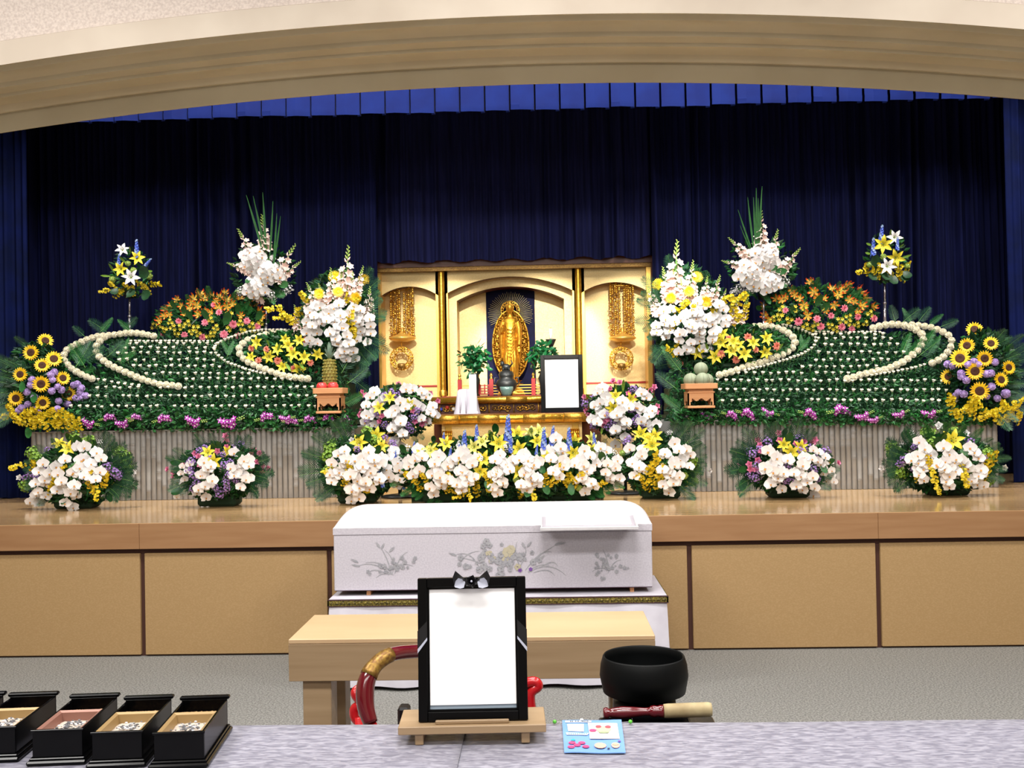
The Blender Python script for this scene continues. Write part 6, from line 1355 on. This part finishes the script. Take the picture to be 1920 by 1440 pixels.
# ================================================================== FRONT DESK WITH CLOTH
ZD = .80
def cloth_mat():
    m = bpy.data.materials.new('lilac_damask'); m.use_nodes = True; nt = m.node_tree; b = nt.nodes['Principled BSDF']; tc = nt.nodes.new('ShaderNodeTexCoord'); mp = nt.nodes.new('ShaderNodeMapping')
    mp.inputs['Rotation'].default_value = (0, 0, .45); mp.inputs['Scale'].default_value = (26, 90, 30); n = nt.nodes.new('ShaderNodeTexNoise'); n.inputs['Scale'].default_value = 1.0; n.inputs['Detail'].default_value = 3; n.inputs['Distortion'].default_value = .8
    r = nt.nodes.new('ShaderNodeValToRGB'); e = r.color_ramp.elements; e[0].position = .38; e[0].color = hx('#706f7e'); e[1].position = .64; e[1].color = hx('#9a99a6')
    nt.links.new(tc.outputs['Object'], mp.inputs[0]); nt.links.new(mp.outputs[0], n.inputs['Vector']); nt.links.new(n.outputs['Fac'], r.inputs[0]); nt.links.new(r.outputs[0], b.inputs['Base Color']); b.inputs['Roughness'].default_value = .42; b.inputs['Sheen Weight'].default_value = .1
    bp = nt.nodes.new('ShaderNodeBump'); bp.inputs['Strength'].default_value = .15; bp.inputs['Distance'].default_value = .004; nt.links.new(n.outputs['Fac'], bp.inputs['Height']); nt.links.new(bp.outputs[0], b.inputs['Normal']); return m
m_cloth = cloth_mat()
e1, e2 = PZ(430, 1361, ZD), PZ(1920, 1347, ZD); ye = (e1.y + e2.y) / 2; y_at = lambda x: e1.y + (e2.y - e1.y) * (x - e1.x) / (e2.x - e1.x)
ang = atan2(e2.y - e1.y, e2.x - e1.x)
t = thing('front_desk', (0, e1.y - e1.x * math.tan(ang), 0), 'long front desk covered by the pale lilac damask cloth', 'table', rz=ang)
MB().box(-2.2, 2.2, -.88, -.02, ZD - .035, ZD - .006, 0, .004).obj('table_top', m_cypress2, t)
for x in (-2.1, 0, 2.1):
    for y in (-.8, -.1): MB().box(x - .025, x + .025, y - .025, y + .025, 0, ZD - .035).obj('leg', m_blackmat, t)
t = thing('tablecloth', (0, e1.y - e1.x * math.tan(ang), ZD), 'pale lilac-grey damask cloth spread over the front desk', 'tablecloth', rz=ang)
sx = P(852, 1400, 2.55).x
def clothpart(xa, xb, dz, seed):
    b = MB(); ys_ = [-.91, -.91, -.9, -.6, -.3, -.1, -.01, 0, .004, .006, .008]; zs_ = [-.6, -.2, dz, dz, dz, dz, dz, dz - .003, -.05, -.3, -.65]; nx = 60
    for (y, z) in zip(ys_, zs_):
        for i in range(nx + 1): x = xa + (xb - xa) * i / nx; b.v.append((x, y + (.01 * sin(x * 9) * min(1, max(0, -z)) if z < -.1 else 0), z + .0008 * sin(x * 7 + y * 11 + seed)))
    k = nx + 1
    for j in range(len(ys_) - 1):
        for i in range(nx): b.f.append((j * k + i, j * k + i + 1, (j + 1) * k + i + 1, (j + 1) * k + i)); b.m.append(0)
    o = b.obj('cloth_panel', m_cloth, t, True); s = o.modifiers.new('solid', 'SOLIDIFY'); s.thickness = .0015; s.offset = -1
clothpart(sx, 2.3, .0, 0); clothpart(-2.3, sx + .012, .0032, 1)

# ------------------------------------------------------------------ portrait on its little stand
zs1 = ZD + .004; fp = PZ(885, 1386, zs1); zpl = ZD + .036
p1, p2 = PZ(746, 1364, zpl + .018), PZ(1024, 1358, zpl + .018); yaw = atan2(p2.y - p1.y, p2.x - p1.x); cx = (p1.x + p2.x) / 2; cy = (p1.y + p2.y) / 2; PW = (p2 - p1).length / 2; PD = .15
t = thing('portrait_stand', (cx, cy, zs1), 'small pale wood stand carrying the front portrait', 'stand', rz=yaw); H = zpl + .018 - zs1
MB().box(-PW, PW, 0, PD, H - .021, H, 0, .002).obj('plank', m_cypress2, t)
for s in (-1, 1): MB().box(s * PW * .72 - .011, s * PW * .72 + .011, .008, PD - .01, 0, H - .0212, 0, .002).obj('foot', m_cypress2, t)
MB().box(-PW * .5, PW * .5, .014, .024, H, H + .010, 0, .002).obj('ledge', m_cypress2, t)
MB().box(-.02, .02, .06, .13, H, H + .16, 0, .002).obj('back_rest', m_cypress2, t)
Yq = cy + .042; fw = M_(204, Yq + .0); zq = zs1 + H + .0015; topz = P(886, 1081.5, Yq + .045).z; fh = (topz - zq) / cos(radians(6)); xq = P(888, 1353, Yq).x; bw = fw * .085
t = frame('memorial_portrait', 'black framed blank white portrait with ribbon on the front stand', xq, Yq, zq, fw, fh, bw, 6, rz=yaw)
iw = fw / 2 - bw
MB().box(-iw + .0, iw - .0, .0005, .006, bw, fh - bw).obj('mount', m_greypaint, t)
MB().box(-iw + .006, iw - .004, -.0025, .0004, bw + .016, fh - bw - .003).obj('picture', m_paper, t)
MB().box(-iw + .0, iw - .0, -.0028, .0004, bw + .0005, bw + .003).obj('gilt_slip', m_clay, t)
rb_ = MB()
for s in (-1, 1):
    rb_.add([(s * (fw / 2 + .001), -.0136, fh * .475), (s * (fw / 2 + .001), -.0136, fh * .505), (s * iw, -.0136, fh * .585), (s * iw, -.0136, fh * .565)], [(0, 1, 2, 3)] if s > 0 else [(3, 2, 1, 0)], 1)
    rb_.add([(s * (fw / 2 + .0012), -.0132, fh * .505), (s * (fw / 2 + .0012), -.0132, fh * .63), (s * iw, -.0132, fh * .70), (s * iw, -.0132, fh * .585)], [(0, 1, 2, 3)] if s > 0 else [(3, 2, 1, 0)], 0)
rb_.obj('mourning_ribbon', [m_ribbon, m_ribbonw], t)
b = MB(); zc = fh - bw * .35
for s in (-1, 1):
    k = len(b.v); b.v += [(s * .004, -.030, zc - .004), (s * .042, -.026, zc + .028), (s * .050, -.016, zc + .010), (s * .046, -.016, zc - .008), (s * .004, -.018, zc - .010), (s * .020, -.036, zc + .008)]
    b.f += [(k, k + 1, k + 5), (k + 5, k + 1, k + 2), (k + 5, k + 2, k + 3), (k, k + 5, k + 3), (k, k + 3, k + 4), (k + 1, k + 2, k + 4), (k + 1, k + 4, k)]; b.m += [0] * 7
    b.petal(.03, .03, radians(270), 0, 0, 1, 3, .8, .4, M=Matrix.Translation((s * .018, -.031, zc + .002)) @ Matrix.Rotation(radians(90), 4, 'X') @ Matrix.Rotation(radians(60 * s), 4, 'Z'))
for i in range(3):
    for j in range(5): b.petal(.018 - .004 * i, .016, j * 1.257 + i, 20 + 28 * i, -20, 0, 3, .8, .5, M=Matrix.Translation((0, -.032, zc)) @ Matrix.Rotation(radians(90), 4, 'X'))
b.ell((0, -.026, zc), (.014, .008, .014), 10, 8); b.ell((.001, -.044, zc + .001), (.003, .002, .003), 6, 4, 1)
b.obj('bow', [m_ribbon, m_ribbonw], t, True); autosmooth(t.children[-1], 30)

# ------------------------------------------------------------------ printed pamphlet
zz = ZD + .003; q = [PZ(1058, 1412, zz), PZ(1173, 1413, zz), PZ(1165, 1352, zz), PZ(1054, 1353, zz)]; cc2 = (q[0] + q[1]) / 2
t = thing('pamphlet', (cc2.x, cc2.y, zz), 'blue pamphlet with pink flower print lying on the lilac cloth', 'pamphlet')
def pm(u, v, z=0): p = (q[0] * (1 - u) + q[1] * u) * (1 - v) + (q[3] * (1 - u) + q[2] * u) * v - cc2; return (p.x, p.y, z - 0)
b = MB(); n = 8
for z in (.0, .0022):
    for i in range(n + 1):
        for j in (0, .5, 1): b.v.append(pm(i / n, j, z + .0015 * (1 if j == 1 else 0) + .0008 * sin(i)))
K = (n + 1) * 3
for i in range(n):
    for j in (0, 1): a = i * 3 + j; b.f += [(K + a, K + a + 3, K + a + 4, K + a + 1), (a, a + 1, a + 4, a + 3)]; b.m += [0, 0]
for i in range(n): a = i * 3; b.f += [(a, a + 3, K + a + 3, K + a), (a + 2, K + a + 2, K + a + 5, a + 5)]; b.m += [0, 0]
b.f += [(0, K, K + 1, 1), (1, K + 1, K + 2, 2), (n * 3, n * 3 + 1, K + n * 3 + 1, K + n * 3), (n * 3 + 1, n * 3 + 2, K + n * 3 + 2, K + n * 3 + 1)]; b.m += [0] * 4
b.obj('cover', m_blueprint, t)
def flat(name, poly, m, z=.0042):
    b = MB(); top = [pm(u, v, z + .0018 * v) for u, v in poly]; bot = [(x, y, zz_ - .0006) for x, y, zz_ in top]; k = len(poly); b.add(top + bot, [tuple(range(k)), tuple(range(2 * k - 1, k - 1, -1))] + [(i + k, (i + 1) % k + k, (i + 1) % k, i) for i in range(k)]); b.obj(name, m, t)
flat('printed_picture', [(.44, .38), (.93, .38), (.92, .86), (.43, .88)], mat('pale_pink_print', '#f3dfe0', .6)); flat('printed_note', [(.09, .62), (.35, .60), (.36, .84), (.08, .84)], m_paper); flat('printed_label', [(.05, .90), (.49, .90), (.49, .955), (.05, .955)], mat('label_grey', '#dfe6ee', .5)); flat('printed_title', [(.06, .50), (.40, .49), (.43, .55), (.05, .57)], mat('label_grey', '#dfe6ee', .5))
def ov(u, v, ru, rv, m, nm, z=.0052): flat(nm, [(u + ru * cos(k * pi / 5), v + rv * sin(k * pi / 5)) for k in range(10)], m, z)
m_ink = mat('print_ink', '#3a3f4c', .6)
for i, u in enumerate((.13, .16, .22, .26, .33, .36, .39, .42)): flat('printed_mark', [(u, .912), (u + .018, .912), (u + .018, .945), (u, .945)], m_ink, .0050)
for i in range(9): flat('printed_mark', [(.09 + i * .036, .508), (.09 + i * .036 + .02, .508), (.09 + i * .036 + .02, .545), (.09 + i * .036, .545)], m_blueprint, .0050)
ov(.68, .66, .13, .10, m_peach, 'printed_flowers'); ov(.60, .74, .05, .04, mat('print_rose', '#a8505c', .6), 'printed_flowers', .0062); ov(.76, .73, .05, .04, mat('print_rose', '#a8505c', .6), 'printed_flowers', .0062); ov(.50, .62, .06, .04, m_pink2, 'printed_flowers', .0062); ov(.68, .56, .09, .03, mat('print_green', '#9db08a', .6), 'printed_flowers', .0062)
for u, v in ((.14, .25), (.30, .25), (.12, .13), (.36, .14), (.22, .18)): ov(u, v, .06, .04, m_pink2, 'printed_blossom')
ov(.16, .33, .035, .03, mat('print_teal', '#2aa0b0', .6), 'printed_blossom'); ov(.60, .17, .10, .08, m_peach, 'printed_blossom'); ov(.85, .18, .07, .08, m_peach, 'printed_blossom'); ov(.85, .2, .05, .03, m_embgold, 'printed_blossom', .0062); ov(.73, .09, .025, .015, m_ink, 'printed_blossom'); ov(.92, .30, .025, .02, m_embpurple, 'printed_blossom')
for s, lab in ((-1, 'green-headed pin sticking out at left of the pamphlet'), (1, 'green-headed pin sticking out at right of the pamphlet')):
    p = PZ(1040 if s < 0 else 1182, 1357, zz); p.z = zz + .006; e = PZ(1056 if s < 0 else 1163, 1357, zz); tt = thing('pin', (p.x, p.y, zz), lab, 'pin')
    MB().ell((0, 0, .0055), .0055, 10, 8).obj('pin_head', m_greenpin, tt, True); MB().tube([(0, 0, .005), (e.x - p.x, 0, .004)], .0009, 5).obj('shaft', m_chrome, tt)
flat('upturned_tab', [(.30, .93), (.36, .93), (.35, .985), (.31, .985)], m_paper, .0075)

# ------------------------------------------------------------------ incense boxes
def incense_box(pf, label, lining, ashseed, width_px=92):
    """pf = pixel of front top right corner"""
    zt_ = ZD + .09; p = PZ(pf[0], pf[1], zt_); w = M_(93, p.y) ; d = .268; base = Vector((p.x - w / 2, p.y, ZD + .0045))
    t = thing('incense_box', base, label, 'incense box', rz=radians(pf[2] if len(pf) > 2 else 5.2)); h = zt_ - base.z; g = .006
    MB().box(-w / 2 - .012, w / 2 + .012, -.014, d + .010, 0, .012, 0, .004).box(-w / 2 - .006, w / 2 + .006, -.007, d + .005, .012, .018, 0, .002).obj('base_tray', m_black, t)
    z1 = .018; b = MB(); hw = w / 2; b.box(-hw, hw, 0, g, z1, h, 0, .0015).box(-hw, hw, d - g, d, z1, h + .004, 0, .0015).box(-hw, -hw + g, g, d - g, z1, h, 0, .0015).box(hw - g, hw, g, d - g, z1, h, 0, .0015).box(-hw + g, hw - g, .165, .165 + g, z1, h - .002).box(-hw + g, hw - g, g, d - g, z1, z1 + .004)
    b.obj('body', m_black, t)
    MB().box(-hw - .006, hw + .006, d - .006, d + .012, h + .002, h + .012, 0, .003).obj('back_moulding', m_black, t)
    MB().box(-hw - .003, hw + .003, -.004, .004, h - .004, h + .002, 0, .001).obj('front_moulding', m_black, t)
    l = MB(); a0, a1, b0, b1 = -hw + g, hw - g, g, .165
    l.add([(a0, b0, h), (a1, b0, h), (a1, b1, h), (a0, b1, h), (a0 + .008, b0 + .006, h - .004), (a1 - .008, b0 + .006, h - .004), (a1 - .008, b1 - .008, h - .004), (a0 + .008, b1 - .008, h - .004), (a0 + .014, b0 + .012, h - .04), (a1 - .014, b0 + .012, h - .04), (a1 - .014, b1 - .014, h - .04), (a0 + .014, b1 - .014, h - .04)],
          [(0, 1, 5, 4), (1, 2, 6, 5), (2, 3, 7, 6), (3, 0, 4, 7), (4, 5, 9, 8), (5, 6, 10, 9), (6, 7, 11, 10), (7, 4, 8, 11), (8, 9, 10, 11)]); l.obj('lining', lining, t)
    rnd = random.Random(ashseed); n = 14; b = MB()
    for j in range(n + 1):
        for i in range(n + 1):
            u, v = i / n, j / n; x = a0 + .012 + (a1 - a0 - .024) * u; y = b0 + .010 + (b1 - b0 - .022) * v; b.v.append((x, y, h - .026 + .010 * math.exp(-((u - .55) ** 2 + (v - .5) ** 2) * 9) + rnd.uniform(-.0012, .0012)))
    for j in range(n):
        for i in range(n): k = j * (n + 1) + i; b.f.append((k, k + 1, k + n + 2, k + n + 1)); b.m.append(0)
    b.obj('ash_bed', m_ash, t, True); b = MB()
    for i in range(70):
        x = rnd.gauss(.006, .014); y = rnd.gauss(.085, .018); s_ = rnd.uniform(.0012, .0032); b.ell((x, y, h - .016 + rnd.uniform(0, .003)), (s_ * 1.5, s_, s_ * .8), 5, 4, rnd.randrange(3))
    b.obj('burnt_ash', [m_ashgrey, mat('white_ash', '#d0d0d4', .9), mat('charred_bits', '#626266', .9)], t)['kind'] = 'stuff'
    b = MB()
    for i in range(150):
        x = rnd.uniform(-hw + .012, hw - .012); y = rnd.uniform(.178, .235 + .02); s_ = rnd.uniform(.0015, .003); hh = .015 * math.exp(-((y - .21) / .03) ** 2); b.ell((x, y, h - .045 + hh + .014), (s_ * 1.4, s_, s_), 5, 3, rnd.randrange(2))
    b.obj('incense_grains', [m_inc, mat('incense_light', '#9c7c50', .95)], t)['kind'] = 'stuff'
    MB().box(-hw + g, hw - g, .171, d - g, z1 + .004, h - .032).obj('incense_bed', m_inc, t)
incense_box((381, 1373), 'black lacquer incense box with brass lining, rightmost of the row', m_tin, 1)
incense_box((265, 1372, 5.2), 'black lacquer incense box with brass lining, second from right', m_tin, 2)
incense_box((153, 1368, 5.2), 'black lacquer incense box with pinkish copper lining', m_copper, 3)
incense_box((27, 1364, 5.2), 'black lacquer incense box with brass lining, cut by left frame edge', m_tin, 4)
incense_box((-82, 1364, 5.2), 'black lacquer incense box showing only its back corner at left', m_tin, 5)

# ------------------------------------------------------------------ groups of like things
GR = {'incense_box': 'incense boxes in a row on the front desk', 'pedestal_bouquet': 'small pole-top bouquets', 'gladiolus_bouquet': 'tall gladiolus bouquets on poles', 'gloriosa_mound': 'flame lily mounds', 'orchid_display': 'tall orchid displays beside the altar',
      'lily_bed': 'lily beds inside the garlands', 'sunflower_arrangement': 'sunflower arrangements at the stage ends', 'dendrobium_border': 'orchid borders on the platform edges', 'offering_stand': 'cypress offering stands', 'apple': 'apples on the left stand',
      'floor_arrangement': 'orchid arrangements standing on the stage floor', 'stand_arrangement': 'stand bouquets beside the altar table', 'chrysanthemum_bank': 'chrysanthemum banks', 'flower_platform': 'bamboo-fronted platforms', 'stage_curtain': 'dark navy stage curtains',
      'leg_curtain': 'blue leg curtains', 'hanging_ornament': 'gilt bead canopies', 'hanging_lantern': 'gilt ring lanterns', 'vase_of_leaves': 'vases of green sprigs on the altar', 'altar_table': 'gilt altar tables', 'memorial_portrait': 'blank framed portraits', 'pin': 'green-headed pins'}
for o in bpy.data.objects:
    if o.parent is None and o.get('label'):
        g = GR.get(o.name.split('.')[0])
        if g and not o.get('group'): o['group'] = g
